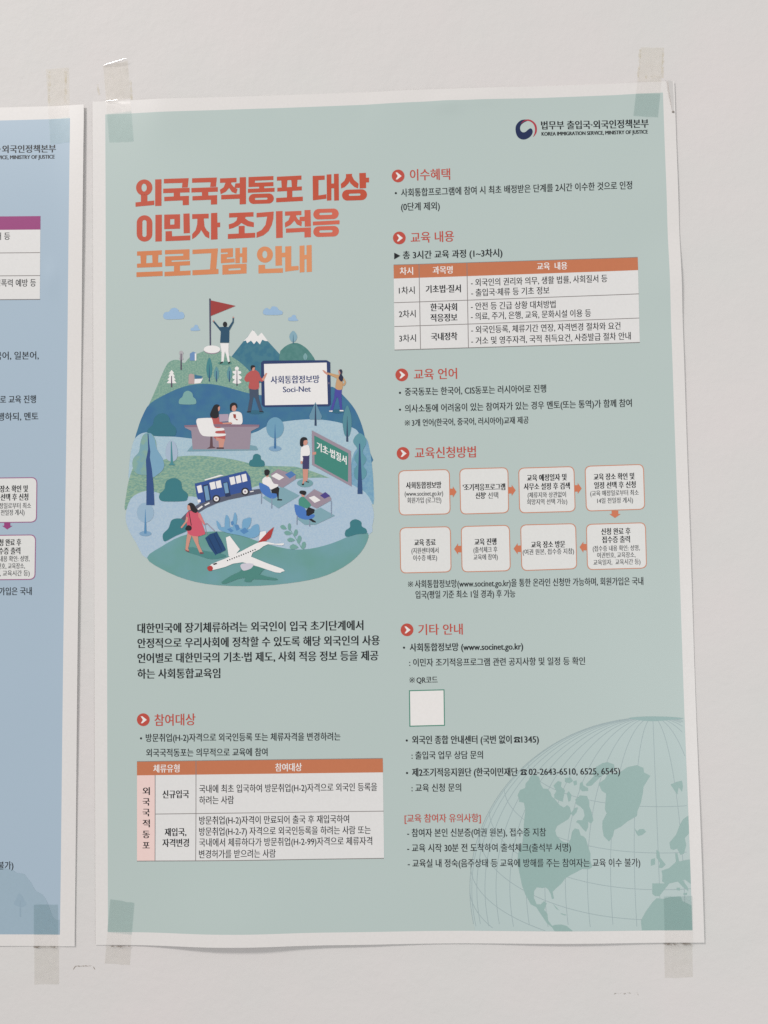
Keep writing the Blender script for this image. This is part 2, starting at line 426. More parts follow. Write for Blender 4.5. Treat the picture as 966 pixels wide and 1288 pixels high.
def kuk(dx, dy): return [" ".join("%g,%g" % (float(a.split(',')[0])+dx, float(a.split(',')[1])+dy) for a in s.split()) for s in
    ("337,124 525,118 518,188 474,190 478,154 337,158", "332,198 532,191 532,226 332,232", "412,224 460,222 460,262 412,264", "340,260 527,252 527,322 480,324 480,287 340,293")]
ring(TA, R1, ell(188,190,62,62,32), ell(187,190,20,30,24))
strokes(TA, R1, "163,245 212,243 212,298 163,300", "122,302 264,288 264,322 122,335", "271,128 319,126 319,328 271,330")
strokes(TA, R1, *kuk(0,0)); strokes(TA, R1, *kuk(214,-5))
strokes(TA, R1, "763,120 888,115 888,149 763,154", "806,150 850,148 838,186 806,222 768,240 762,206 790,188", "822,176 846,160 866,184 896,202 886,236 852,222",
        "880,158 916,156 916,191 872,193", "912,112 960,110 960,238 912,240", "772,246 960,238 960,315 912,318 912,274 772,280")
strokes(TB, R1, "12,103 190,96 190,124 12,131", "12,125 58,123 58,152 12,154", "12,146 190,139 190,168 12,175", "88,166 124,164 124,188 88,190", "8,188 198,180 198,208 8,216")
ring(TB, R1, stad(14,222,193,294,tilt=-0.03), stad(58,251,148,266,tilt=-0.03))
strokes(TB, R1, "215,101 390,92 390,122 215,129", "246,127 290,125 285,182 250,184", "318,124 362,122 358,178 322,180", "218,180 393,170 393,198 218,207", "287,203 325,201 325,250 287,252", "210,253 400,243 400,274 210,284")
strokes(TB, R1, "470,95 556,92 556,122 512,125 512,235 568,226 568,258 472,270", "570,85 604,83 604,270 572,272", "600,150 626,149 626,183 600,184", "622,81 656,79 658,270 624,272")
strokes(TB, R1, "708,82 752,80 748,112 726,148 698,176 674,184 671,152 696,130 708,106", "728,104 752,96 766,124 798,150 794,184 768,174 738,146", "803,75 850,73 852,182 806,185", "846,108 873,107 873,141 846,142")
ring(TB, R1, stad(680,192,858,270,tilt=-0.03), stad(728,221,812,237,tilt=-0.03))
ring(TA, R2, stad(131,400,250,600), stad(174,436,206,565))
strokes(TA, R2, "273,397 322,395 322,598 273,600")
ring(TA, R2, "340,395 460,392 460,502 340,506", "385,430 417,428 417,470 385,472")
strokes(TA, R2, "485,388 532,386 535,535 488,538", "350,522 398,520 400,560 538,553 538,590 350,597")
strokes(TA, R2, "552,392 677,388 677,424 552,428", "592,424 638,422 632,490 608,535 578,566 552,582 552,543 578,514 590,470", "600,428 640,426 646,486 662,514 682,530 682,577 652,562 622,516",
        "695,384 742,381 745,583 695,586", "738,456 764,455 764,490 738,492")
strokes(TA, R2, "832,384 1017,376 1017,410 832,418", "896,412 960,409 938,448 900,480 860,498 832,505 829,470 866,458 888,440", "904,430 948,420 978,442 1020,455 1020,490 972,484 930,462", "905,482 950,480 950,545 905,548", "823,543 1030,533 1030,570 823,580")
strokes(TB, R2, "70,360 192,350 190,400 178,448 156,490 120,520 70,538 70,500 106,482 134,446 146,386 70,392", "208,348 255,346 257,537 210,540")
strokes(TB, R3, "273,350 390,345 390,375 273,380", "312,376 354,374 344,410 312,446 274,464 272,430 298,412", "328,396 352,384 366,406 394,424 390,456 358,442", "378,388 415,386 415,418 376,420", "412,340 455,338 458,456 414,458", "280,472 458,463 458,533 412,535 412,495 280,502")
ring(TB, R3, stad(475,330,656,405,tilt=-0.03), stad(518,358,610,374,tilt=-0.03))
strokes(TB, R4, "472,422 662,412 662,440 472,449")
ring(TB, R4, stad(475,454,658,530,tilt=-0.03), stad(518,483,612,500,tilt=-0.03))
strokes(TA, O1, "134,675 322,666 322,700 134,707", "160,704 206,702 203,770 163,772", "249,700 296,699 293,765 252,767", "134,768 325,758 325,792 134,798", "130,833 328,825 328,861 130,869")
strokes(TA, O1, "346,665 532,658 532,690 346,697", "485,686 532,684 532,712 485,714", "348,713 532,706 532,738 348,745", "348,740 396,738 396,758 348,760", "348,757 536,748 536,780 348,787", "415,782 460,780 460,828 415,830", "343,830 540,820 540,855 343,864")
strokes(TA, O1, "555,662 748,652 735,808 688,810 697,688 555,695", "555,818 752,808 752,846 555,856")
strokes(TA, O1, "770,655 862,650 862,680 770,685", "822,676 862,674 862,698 822,700", "770,696 862,691 862,718 770,723", "770,718 814,716 814,738 770,740", "770,735 874,728 874,758 770,765", "880,650 914,648 914,763 880,765")
strokes(TA, O1, "932,646 968,644 968,760 932,762", "908,690 936,689 936,717 908,718")
ring(TA, O1, "782,778 965,768 965,842 782,852", "828,806 920,801 920,816 828,821")
ring(TB, O2, ell(130,658,57,58,30), ell(129,657,18,27,22))
strokes(TB, O2, "204,598 250,596 252,735 206,738", "246,645 275,644 275,676 246,678", "84,733 130,730 132,760 258,755 258,787 84,793")
strokes(TB, O2, "275,600 318,597 318,742 370,738 370,768 275,780", "377,595 412,592 412,783 378,786", "408,660 432,659 432,690 408,691", "427,591 463,589 465,780 428,783")
ti.build()

# ---- section headings: round arrow icon and red words
def heading(txt, ix, iy, x0, y0, x1, y1, h):
    t = Print("section_heading", poster, SG, 3); text(t, txt, x0, y0, x1, y1, h, RED, 1); o = t.build()
    i = Print("arrow_icon", o, SG, 3); i.poly(ell(ix, iy, 8.0, 8.0, 32), RED)
    i.poly([(ix-3.2,iy-4.2),(ix-1.2,iy-4.4),(ix+4.4,iy+0.1),(ix-1.0,iy+4.4),(ix-3.0,iy+4.4),(ix-0.4,iy+0.1)], WHITE, up=0.6); i.build()
heading("이수혜택", 501.4, 221.8, 516.4, 220.3, 566.5, 219.3, 14)
heading("교육 내용", 502.9, 299.7, 517.4, 299.2, 571.3, 297.2, 13.5)
heading("교육 언어", 506, 471.7, 521.3, 470.9, 575.2, 469.6, 13.5)
heading("교육신청방법", 507.6, 570.4, 522.5, 569.8, 598.8, 568.2, 14)
heading("기타 안내", 512.6, 792, 526.8, 791.6, 582.3, 790.9, 13.5)
heading("참여대상", 180, 905, 194.2, 905.4, 245.3, 904.4, 14.5)

# ---- running text
def para(*lines, name="paragraph"):
    t = Print(name, poster, SG, 8)
    for L in lines:
        txt, x0, y0, x1, y1, h = L[:6]; mat = L[6] if len(L) > 6 else DARK; bold = L[7] if len(L) > 7 else 0
        if txt == "•": t.poly(ell(x0, y0, 1.35, 1.35, 12), mat)
        elif txt == "※": kome(t, x0, y0, h/2, mat)
        elif txt == "▶": t.poly([(x0,y0-4.2),(x1,y0-0.2),(x0,y0+4.2)], mat)
        elif txt == "☎": phone(t, x0, x1, y0, mat, TEAL)
        else: text(t, txt, x0, y0, x1, y1, h, mat, bold)
    return t.build()
para(("대한민국에 장기체류하려는 외국인이 입국 초기단계에서", 172.8, 790, 456.2, 786, 12.2, DARK, 2),
     ("안정적으로 우리사회에 정착할 수 있도록 해당 외국인의 사용", 172.8, 808.8, 476.8, 804.9, 12.2, DARK, 2),
     ("언어별로 대한민국의 기초·법 제도, 사회 적응 정보 등을 제공", 172.8, 827.6, 475, 824, 12.2, DARK, 2),
     ("하는 사회통합교육임", 172.8, 847.2, 276.4, 846.4, 12.2, DARK, 2), name="intro_paragraph")
para(("•", 177.2, 928.4, 0, 0, 0), ("방문취업(H-2)자격으로 외국인등록 또는 체류자격을 변경하려는", 183.3, 927.6, 427.5, 925.8, 10),
     ("외국국적동포는 의무적으로 교육에 참여", 183.7, 946.4, 335.9, 945.4, 10))
para(("•", 498.5, 243.4, 0, 0, 0), ("사회통합프로그램에 참여 시 최초 배정받은 단계를 2시간 이수한 것으로 인정", 505.2, 242.8, 795, 233.4, 10),
     ("(0단계 제외)", 505.2, 260.4, 553.6, 259.2, 10))
para(("▶", 496.5, 322.4, 504.2, 0, 0), ("총 3시간 교육 과정 (1~3차시)", 507.5, 321.2, 632.2, 318, 10, DARK, 1))
para(("•", 503.7, 494.2, 0, 0, 0), ("중국동포는 한국어, CIS동포는 러시아어로 진행", 509.9, 492.8, 687.3, 488.6, 9.8))
para(("•", 503.7, 515.4, 0, 0, 0), ("의사소통에 어려움이 있는 참여자가 있는 경우 멘토(또는 통역)가 함께 참여", 509.9, 514, 794.7, 506.8, 9.8))
para(("※", 513, 532, 0, 0, 8), ("3개 언어(한국어, 중국어, 러시아어)교재 제공", 518.7, 531.8, 665.3, 528.2, 9))
para(("※", 517, 734.6, 0, 0, 8), ("사회통합정보망(www.socinet.go.kr)을 통한 온라인 신청만 가능하며, 회원가입은 국내", 522.6, 734.4, 809.3, 730.6, 9.8),
     ("입국(평일 기준 최소 1일 경과) 후 가능", 523.3, 747.8, 648.4, 746.2, 9.6))
para(("•", 508.8, 814.4, 0, 0, 0), ("사회통합정보망 (www.socinet.go.kr)", 516.2, 814, 658.2, 812.3, 10, DARK, 1))
para((": 이민자 조기적응프로그램 관련 공지사항 및 일정 등 확인", 515.4, 833, 736.1, 831, 9.8))
para(("※", 519, 855, 0, 0, 8), ("QR코드", 524.6, 854.9, 550.8, 854.5, 8.8))
para(("•", 512.3, 931.1, 0, 0, 0), ("외국인 종합 안내센터 (국번 없이", 519.1, 930.2, 643.8, 929.6, 10.4, DARK, 1), ("☎", 646.8, 930, 654.9, 0, 0), ("1345)", 656.2, 929.4, 678, 929.2, 10.2, DARK, 1))
para((": 출입국 업무 상담 문의", 518.3, 949.7, 607.8, 948.9, 10))
para(("•", 512.6, 972, 0, 0, 0), ("제2조기적응지원단 (한국이민재단", 519.1, 971, 651.5, 970.4, 10.4, DARK, 1), ("☎", 655, 970.8, 663.3, 0, 0), ("02-2643-6510, 6525, 6545)", 665.6, 970, 780, 969, 10.2, DARK, 1))
para((": 교육 신청 문의", 518.3, 990.6, 580.4, 989.9, 10))
para(("[교육 참여자 유의사항]", 509.6, 1028.9, 605.2, 1028.1, 10.4, RED))
para(("- 참여자 본인 신분증(여권 원본), 접수증 지참", 512.8, 1047, 687, 1045.9, 10.2))
para(("- 교육 시작 30분 전 도착하여 출석체크(출석부 서명)", 512.8, 1066, 718.3, 1065, 10.2))
para(("- 교육실 내 정숙(음주상태 등 교육에 방해를 주는 참여자는 교육 이수 불가)", 513.6, 1085.2, 805.2, 1083.8, 10.2))

# ---- tables
def lerp(a, b_, t): return (a[0]+(b_[0]-a[0])*t, a[1]+(b_[1]-a[1])*t)
def table(TL, TR, BR, BL, hl, hr, rows, cols, side=None):
    t = Print("info_table", poster, SG, 4); t.poly([TL, TR, BR, BL], CELL); o = t.build()
    h = Print("header_row", o, SG, 5); h.poly([TL, TR, hr, hl], ORANGE); h.build()
    if side: s = Print("side_cell", o, SG, 5); s.poly(side, ink((226,198,192))); s.build()
    r = Print("rule_lines", o, SG, 6)
    r.poly(ln(*TL, *TR, 0.7), LINE); r.poly(ln(*BL, *BR, 0.9), LINE)
    for (a, b_) in rows: r.poly(ln(*a, *b_, 0.9), LINE)
    for (a, b_) in cols: r.poly(ln(*a, *b_, 0.9), LINE, up=0.4)
    r.build()
    return o
def cells(o, name, lines, mat, bold, h):
    for cell in lines:
        t = Print(name, o, SG, 8)
        for txt, x0, y0, x1, y1 in (cell if isinstance(cell, list) else [cell]): text(t, txt, x0, y0, x1, y1, h, mat, bold)
        t.build()
tb = table((495.7,333.6),(802.2,324.2),(804.9,431),(496.9,440.4),(496,350.8),(802.7,340.4),
           [((496.2,381.1),(803.6,370.2)), ((496.6,411),(804.3,400.5))], [((527.6,332.6),(529.6,439.4)), ((587.8,330.8),(589.8,437.5))])
cells(tb, "header_text", [("차시",503.6,341.3,520,340.9), ("과목명",545,340.1,569.7,339.5), ("교육  내용",675.9,335.3,713.7,334.5)], WHITE, 1, 9.4)
cells(tb, "row_number_text", [("1차시",502.4,365.6,522.1,365.1), ("2차시",502.4,395.2,523.3,394.6), ("3차시",502.8,425.8,523.7,425.2)], DARK, 0, 9.2)
cells(tb, "subject_text", [("기초법·질서",536.3,364,580,362.9), [("한국사회",542.2,386.8,575.2,386.2), ("적응정보",542.2,400,575.6,399.2)], ("국내정착",543,423.6,575.6,422.8)], DARK, 2, 9.6)
cells(tb, "content_text", [[("- 외국인의 권리와 의무, 생활 법률, 사회질서 등",592.9,355.6,764,350.4), ("- 출입국·체류 등 기초 정보",593.3,368.3,691.3,365.3)],
    [("- 안전 등 긴급 상황 대처방법",592.9,385.3,699.1,382.8), ("- 의료, 주거, 은행, 교육, 문화시설 이용 등",592.9,398,743.6,393.8)],
    [("- 외국인등록, 체류기간 연장, 자격변경 절차와 요건",593.3,414.9,780.6,409.9), ("- 거소 및 영주자격, 국적 취득요건, 사증발급 절차 안내",593.3,428.8,793.5,422.6)]], DARK, 0, 9.4)
tb = table((172.1,957.5),(480.8,953.6),(482.6,1078.9),(172.1,1082.5),(172.1,974.9),(481.2,971.2),
           [((194.9,1023.5),(481.9,1019.9))], [((194.9,974.6),(194.9,1082.2)), ((246.2,956.6),(246.2,1081.6))], side=[(172.1,974.9),(194.9,974.6),(194.9,1082.2),(172.1,1082.5)])
cells(tb, "header_text", [("체류유형",192.8,966.3,225.4,965.9), ("참여대상",346,964.9,379,964.4)], WHITE, 1, 10)
cells(tb, "side_text", [[(c, 179.4, y, 188, y) for c, y in zip("외국국적동포", (994.5,1007.9,1021.3,1035.1,1048.8,1062.6))]], DARK, 2, 9.6)
cells(tb, "type_text", [("신규입국",204.3,998.7,237.3,998.2), [("재입국,",207.2,1046.1,234,1045.6), ("자격변경",204.3,1059.5,237.3,1059.1)]], DARK, 2, 10)
cells(tb, "target_text", [[("국내에 최초 입국하여 방문취업(H-2)자격으로 외국인 등록을",250.4,991.8,473.6,989.2), ("하려는 사람",250.4,1006,293.8,1005.5)],
    [("방문취업(H-2)자격이 만료되어 출국 후 재입국하여",250.4,1031.3,438.4,1029.5), ("방문취업(H-2-7) 자격으로 외국인등록을 하려는 사람 또는",250.4,1045.2,465.6,1043.2),
    ("국내에서 체류하다가 방문취업(H-2-99)자격으로 체류자격",250.4,1058.8,467.4,1056.9), ("변경허가를 받으려는 사람",250.4,1073.2,346.4,1072.2)]], DARK, 0, 10.2)

# ---- step cards and the arrows between them
EDGE = ink((192,132,106))
def card(q, lines, edge=EDGE, par=None, surf=None):
    par = par or poster; surf = surf or SG
    c = Print("step_card", par, surf, 3); c.poly(rquad(q, 7), edge); c.poly(rquad(inset(q, 1.1), 6.2), CARD, up=1.0); o = c.build()
    t = Print("card_text", o, surf, 6)
    for txt, x0, y0, x1, y1, h, b_ in lines: text(t, txt, x0, y0, x1, y1, h, DARK if b_ else GREY, b_)
    t.build()
card([(501.6,591.8),(566.2,590.2),(567.3,646.9),(502.3,648.4)], [("사회통합정보망",511.5,610.6,555.5,609.9,8.4,2), ("(www.socinet.go.kr)",509.7,620.8,557.8,620.1,7.2,0), ("회원가입 (로그인)",512.9,629.4,555.5,628.8,7.2,0)])
card([(578.3,589.4),(639.8,587.9),(640.7,645.5),(579.4,647.2)], [("'조기적응프로그램",582.9,613,635.7,612.2,8.4,2), ("신청'",598.8,623.4,611.4,623.2,8.2,2), ("선택",614.3,623.2,627,622.9,8,0)])
card([(652.3,588.5),(722.7,586.5),(724.3,643.8),(653.5,645.7)], [("교육 예정일자 및",663.3,601.2,712.9,600,8.4,2), ("사무소 설정 후 검색",659.4,612.2,716.8,611,8.4,2), ("(체류지와 상관없이",664.1,622.8,712.1,621.8,7,0), ("희망지역 선택 가능)",663.3,631.4,713.7,630.5,7,0)])
card([(735.7,586.1),(809.9,583.8),(811.6,641),(737.3,643.4)], [("교육 장소 확인 및",747.1,600,797.9,598.8,8.4,2), ("일정 선택 후 신청",747.9,610.6,799.5,609.4,8.4,2), ("(교육 예정일로부터 최소",742.8,620.6,803.4,619.4,7,0), ("14일 전일정 게시)",751.5,629.8,796.3,628.9,7,0)])
card([(503.2,663.5),(567.5,662),(568.4,719.7),(504.1,721.2)], [("교육 종료",521.7,682.4,548.4,681.8,8.4,2), ("(지원센터에서",518.2,692.6,552,692,7.2,0), ("이수증 배포)",520.4,701.8,550.2,701.1,7.2,0)])
card([(580.1,661.8),(641.6,660.2),(642.8,718.3),(581.2,719.8)], [("교육 진행",597.4,681.6,624.6,681,8.4,2), ("(출석체크 후",596,691.6,625.9,690.9,7.2,0), ("교육에 참여)",596.1,700.8,626.4,700.1,7.2,0)])
card([(654.7,659.9),(724.8,658.2),(726.3,715.8),(656.2,718.1)], [("교육 장소 방문",668.4,685.1,710.9,684.2,8.4,2), ("(여권 원본, 접수증 지참)",657.9,694.3,722.2,693,7.2,0)])
card([(737.3,659.1),(812.4,657),(814,715),(738.8,717)], [("신청 완료 후",756.6,668.6,793.1,667.8,8.4,2), ("접수증 출력",757.7,678.8,792.4,678,8.4,2), ("(접수증 내용 확인: 성명,",745.9,690,804.9,688.8,7,0), ("여권번호, 교육장소,",751.4,698.4,799.4,697.5,7,0), ("교육일자,  교육시간 등)",746.7,707.4,805.7,706.1,7,0)])
def arrow(x0, x1, y, hw, par=None, surf=None, mat=None, down=False, xc=0):
    a = Print("step_arrow", par or poster, surf or SG, 5); s = x1-x0
    P = [(0,-0.58),(0.45,-0.58),(0.45,-1),(1,0),(0.45,1),(0.45,0.58),(0,0.58)]
    a.poly([(x0+s*p_, y+hw*q_) for p_, q_ in P] if not down else [(xc+hw*q_, x0+s*p_) for p_, q_ in P], mat or ink((196,112,80))); a.build()
arrow(566.4,574.8,618.8,7); arrow(640,649,616.8,7); arrow(722.9,731.9,614.4,7); arrow(738,729.3,688.2,7); arrow(655.6,646.4,690.2,7); arrow(580.6,571.8,690.6,7)
arrow(642.4,651.6,0,7.2,down=True,xc=773.8)
# ---- blank framed square
b_ = Print("code_panel", poster, SG, 3); b_.poly([(515,868),(559.6,866.8),(560.2,912.6),(515.6,913.8)], ink((70,132,112))); b_.poly([(516.3,869.2),(558.4,868.1),(559,911.4),(516.9,912.5)], WHITE, up=0.8); b_.build()

# ---- the globe
GA, GB, GC, GD, GE = Z(580,890,6.0375), Z(720,890,6.0375), Z(580,1030,6.0375), Z(720,1030,5.682), Z(640,950,6.9)
LAND = ink((143,169,164)); SEA = ink((173,188,186), (171,186,183), 14.0, 0.35, 0.65, 2.0); GRAT = ink((150,166,167))
def redge(y): return 833.8 + (870.5-833.8)*(y-117.6)/(1168.8-117.6) - 0.2
def bedge(x): return 1171.7 + (1168.8-1171.7)*(x-135.6)/(870.5-135.6) - 0.2
def clip(P, inside, cross):
    out = []
    for i in range(len(P)):
        a, b2 = P[i-1], P[i]
        if inside(b2):
            if not inside(a): out.append(cross(a, b2))
            out.append(b2)
        elif inside(a): out.append(cross(a, b2))
    return out
def cr(f):
    def g(a, b2):
        fa, fb = f(a), f(b2); t = fa/(fa-fb) if fa != fb else 0
        return (a[0]+(b2[0]-a[0])*t, a[1]+(b2[1]-a[1])*t)
    return g
fR = lambda p_: redge(p_[1])-p_[0]; fB = lambda p_: bedge(p_[0])-p_[1]
def fit(P):
    P = clip(P, lambda q: fR(q) >= 0, cr(fR))
    return clip(P, lambda q: fB(q) >= 0, cr(fB)) if P else P
gl = Print("globe_print", poster, SG, 1); gl.cut = 4.0
def gx(x, y): return x + (y-903)*0.037 + 821.5
gl.poly(fit([(gx(238*math.sin(a), 1125-223*math.cos(a)), 1125-223*math.cos(a)) for a in np.linspace(0, 2*math.pi, 90)[:-1]]), SEA)
for k in range(-12, 13):                                   # meridians
    A = 238*math.sin(math.radians(7.45*k)) if abs(k) < 12 else 238*(1 if k > 0 else -1)
    P = []
    for a in np.linspace(0.16 if k % 2 else 0.05, math.radians(112), 44):
        y = 1125-223*math.cos(a); x = gx(A*math.sin(a), y)
        P.append((x, y))
    P = [q for q in P if fR(q) > 0 and fB(q) > 0]
    if len(P) > 2: gl.poly(stroke(P, 0.75), GRAT, up=1.2+0.02*(k+12))
for yc, a_, bb in ((960,159,54),(992,190,80),(1020,210,98),(1050,224,106),(1090,236,100),(1120,238,100)):   # parallels
    P = []
    for t_ in np.linspace(math.pi, 0, 60):
        y = yc + bb*math.sin(t_); P.append((gx(a_*math.cos(t_), y), y))
    run = []
    for q in P + [(9e9, 0)]:
        if fR(q) > 0 and fB(q) > 0 and q[0] < 1e6: run.append(q)
        else:
            if len(run) > 2: gl.poly(stroke(run, 0.75), GRAT, up=2.0+yc*0.0003)
            run = []
go = gl.build()
POLE = ink((142,168,165))
pl = Print("pole_cap", go, SG, 4.2); pl.cut = 4.0; pl.poly(smooth(GB("430,78 520,68 640,66 760,70 845,80 760,90 680,98 610,102 540,98 480,90"), 4), POLE); pl.build()
def land(P): 
    c = Print("landmass", go, SG, 4.6); c.cut = 4.0; c.poly(fit(P), LAND); c.build()
land(GE("95,385 80,345 100,300 145,280 150,240 175,215 190,180 225,165 265,185 280,250 300,285 340,290 365,320 375,355 400,375 420,400 445,430 480,450 510,430 530,445 545,500 520,550 470,580 420,610 405,650 415,690 450,730 480,750 520,755 540,720 550,660 575,630 610,640 625,690 650,700 670,720 690,790")
     + GD("130,245 128,290 142,338 120,352 70,352 25,376") + GC("830,420 790,445 765,480 720,520 695,545 705,595 690,600 680,560 660,525 640,512 620,518 575,512 555,540 553,590 575,640 605,640 630,615 650,632 630,680 655,710 660,760 690,800 712,792 760,790 800,800 860,850 715,850 690,812 650,780 610,720 570,660 530,640 490,570 465,500 450,430 430,330 435,260 470,170 475,100 480,30") + GA("490,780 480,720 440,712"))
land(GE("390,260 430,220 460,230 455,270 490,300 480,350 470,400 440,390 400,370 395,340 415,310"))
land(GE("490,195 540,190 560,220 530,240 490,230"))
land(GE("505,330 522,308 545,340 538,390 520,400"))
land(GE("620,240 640,225 650,260 690,280 690,305 640,310 615,285"))
land(GE("580,380 620,345 680,350 700,400 700,440 720,490 735,560 715,590 690,570 690,620 670,660 640,630 610,590 585,575 600,560 640,560 660,520 650,470 620,440 585,420"))
land(GE("540,500 578,452 602,450 590,490 560,525"))
land(GE("560,225 590,215 595,250 570,260"))
land(GE("670,250 700,220 740,180 790,165 800,180 760,220 720,260 680,265"))
land(GB("150,500 180,450 230,420 270,412 318,430 320,470 250,500 190,540"))
land(GB("200,575 250,540 270,500 360,490 420,450 490,435 540,455 545,490 592,515 570,550 540,600 535,650 520,720 495,780 490,820 420,860 370,900 330,920") + GD("300,75 290,120 262,158 225,120 215,60 216,10") + GB("230,860 262,800 248,770 252,720 258,650 225,630"))
land(GB("745,580 790,560 830,550 838,590 830,635 805,600 795,655 770,620"))
land(GD("445,65 465,85 480,70 510,68 527,88 500,110 470,118 455,95"))
land(GB("890,806 840,840 815,880 785,960") + GD("720,130 692,165 700,210 725,215 745,205 770,250 795,240 810,180 800,130 836,90"))
land(GD("600,215 620,230 625,270 665,320 640,345 615,345 625,310 600,270"))
land(GD("560,285 590,275 590,320 560,330"))
land(GD("850,280 790,290 760,298 748,240 732,238 738,300 690,345 635,365 642,395 640,440 660,455 570,455 570,530 590,545 620,545 655,500 690,455 750,440 790,482 825,508 822,482 785,430 800,425 858,470"))
land(GD("495,792 488,720 520,660 570,590 600,560 650,565 700,550 770,545 785,580 865,618 865,800 500,800"))
land(GD("742,486 766,484 766,504 742,502")); land(GD("790,522 818,520 814,536 792,536"))
land(GC("695,632 730,668 745,686 722,672")); land(GC("752,704 798,716 790,722 760,712"))

# ---- the round landscape picture
I3, I4 = Z(150,360,2.841), Z(150,560,2.841)
Z1, Z2, Z3, Z4, Z5, Z6 = Z(160,370,6.9), Z(280,380,5.367), Z(150,470,5.682), Z(310,520,6.0375), Z(150,580,5.682), Z(300,620,5.367)
G_HILL = ink((112,150,136), (132,163,146), 900.0); MOUNT = ink((66,116,132), (56,108,130), 260.0); R_HILL = ink((82,128,124), (74,122,118), 300.0)
LAKE = ink((56,103,142), (62,112,140), 120.0, 0.35, 0.65); PALE = ink((157,182,196), (166,188,198), 1000.0); MEADOW = ink((138,166,144), (112,150,138), 520.0, stretch=(1,1,2.4))
PALE2 = ink((160,181,199), (168,186,200), 1000.0); FRONT = ink((98,146,138), (106,150,156), 30.0, 0.35, 0.65); STRIP = ink((110,152,178), (120,160,180), 600.0)
SNOW = ink((224,221,219)); SKIN = ink((196,140,124)); BLACK = ink((36,36,40)); DKT = ink((58,118,120)); DKT2 = ink((78,132,132)); NAV = ink((44,72,116)); MAUVE = ink((148,134,146)); TEALT = ink((84,150,160))
ill = Print("illustration", poster, SG, 1)
ill.poly(Z2("55,375 145,260 205,190 235,235 262,208 300,262 385,355 400,345 430,400 450,500 200,560 60,400"), MOUNT)
ill.poly(Z2("140,266 168,236 200,192 212,198 236,233 262,208 304,266 284,264 266,256 250,288 228,264 210,286 190,262 164,280 156,262"), SNOW, up=1)
ill.poly(smooth(Z2("385,345 400,320 430,295 475,278 520,285 575,325 625,400 600,430 400,430"), 3), R_HILL, up=1)
ill.poly(smooth(I3("100,440 130,370 165,290 185,268 212,265 232,276 252,255 285,240 310,232 350,232 385,245 420,265 450,290 480,330 480,410 300,390 180,410 110,436"), 3), G_HILL, up=2)
ill.poly(smooth(I3("56,560 66,510 84,462 110,420 170,385 230,360 290,350 350,354 420,372 470,385 520,390 600,380 700,372 760,360 800,392 840,440 866,500 882,568 895,640 700,640 300,640 90,600"), 3), LAKE, up=3)
ill.poly(smooth_open(Z3("64,740 68,680 76,600 88,530 108,470 146,434 190,421 230,428 262,447 400,452 520,465 700,478") + Z4("45,150 150,100 270,65 470,45 600,52 720,75 800,108 850,150 905,300 940,480 945,700 600,760 100,720"), 4) + Z3("400,860 100,850"), PALE, up=4)
ill.poly(smooth(Z4("800,340 850,250 905,190 935,290 950,400 960,520 962,690 930,640 880,585 790,550"), 3), STRIP, up=5)
ill.poly(smooth(I4("20,232 24,180 34,125 58,72 130,60 200,42 290,38 400,50 500,72 600,76 640,80 720,105 820,150 740,140 650,130 560,140 500,160 400,200 290,240 200,200 110,180 60,190"), 3), MEADOW, up=6)
ill.poly(smooth(I4("22,250 40,192 80,167 120,165 180,184 260,183 330,195 420,170 520,138 640,120 760,118 840,146 888,190 908,240 902,290 885,325 700,430 300,440 110,412 60,350 30,295"), 3), PALE2, up=7)
ill.poly(smooth(I4("98,402 150,362 220,325 300,310 400,312 500,345 600,370 680,370 760,350 830,322 888,314 872,368 822,420 740,464 640,488 500,502 350,500 240,480 150,442"), 3), FRONT, up=8)
IO = ill.build()
LV = [11.0]
def part(name, *shapes):
    p_ = Print(name, IO, SG, LV[0])
    for i, (P, m) in enumerate(shapes): p_.poly(P, m, up=i*0.5)
    LV[0] += 0.35
    return p_.build()
CL = ink((146,175,203))
def cloud(z, s): part("cloud", (smooth(z(s), 4), CL))
cloud(Z1, "330,220 312,190 328,162 362,156 380,132 412,122 440,136 452,158 480,160 496,186 484,216 410,222")
cloud(Z1, "550,318 556,298 575,292 590,270 612,276 620,300 632,316 590,322")
cloud(Z2, "278,86 274,60 296,42 318,52 334,32 366,38 378,56 400,64 398,86 340,90")
cloud(Z2, "442,126 444,108 460,104 472,90 490,92 496,112 508,126 474,130")
# flag and the climber
part("flag", (Z1("711,45 724,45 727,482 715,482"), ink((72,72,96))), (Z1("724,58 940,106 724,194"), ink((150,58,56))), (Z1("712,42 722,42 722,52 712,52"), BLACK))
part("flag_base", (ell(*Z1("735,487")[0], 10.4, 5.2), MAUVE), (ell(*Z1("735,482")[0], 10.4, 4.8), SNOW))
def shadow(x, y, rx, ry, m=DKT2): part("ground_shade", (ell(x, y, rx, ry, 20), m))
shadow(*Z1("845,602")[0], 9, 2.4, ink((88,138,128)))
part("person_drawing", (Z1("806,430 880,430 878,500 888,590 872,590 856,520 846,500 836,590 816,590 818,500"), SNOW), (Z1("805,425 812,330 740,240 752,232 800,290 850,286 878,290 912,240 914,205 926,206 924,250 886,320 884,425"), ink((40,76,100))),
     (ell(*Z1("848,266")[0], 2.7, 3.4), BLACK), (Z1("800,600 828,586 828,602 806,608"), BLACK), (Z1("872,600 894,584 894,602 876,608"), BLACK), (Z1("742,232 750,228 754,240 746,244"), SKIN), (Z1("914,200 924,200 926,212 916,212"), SKIN))
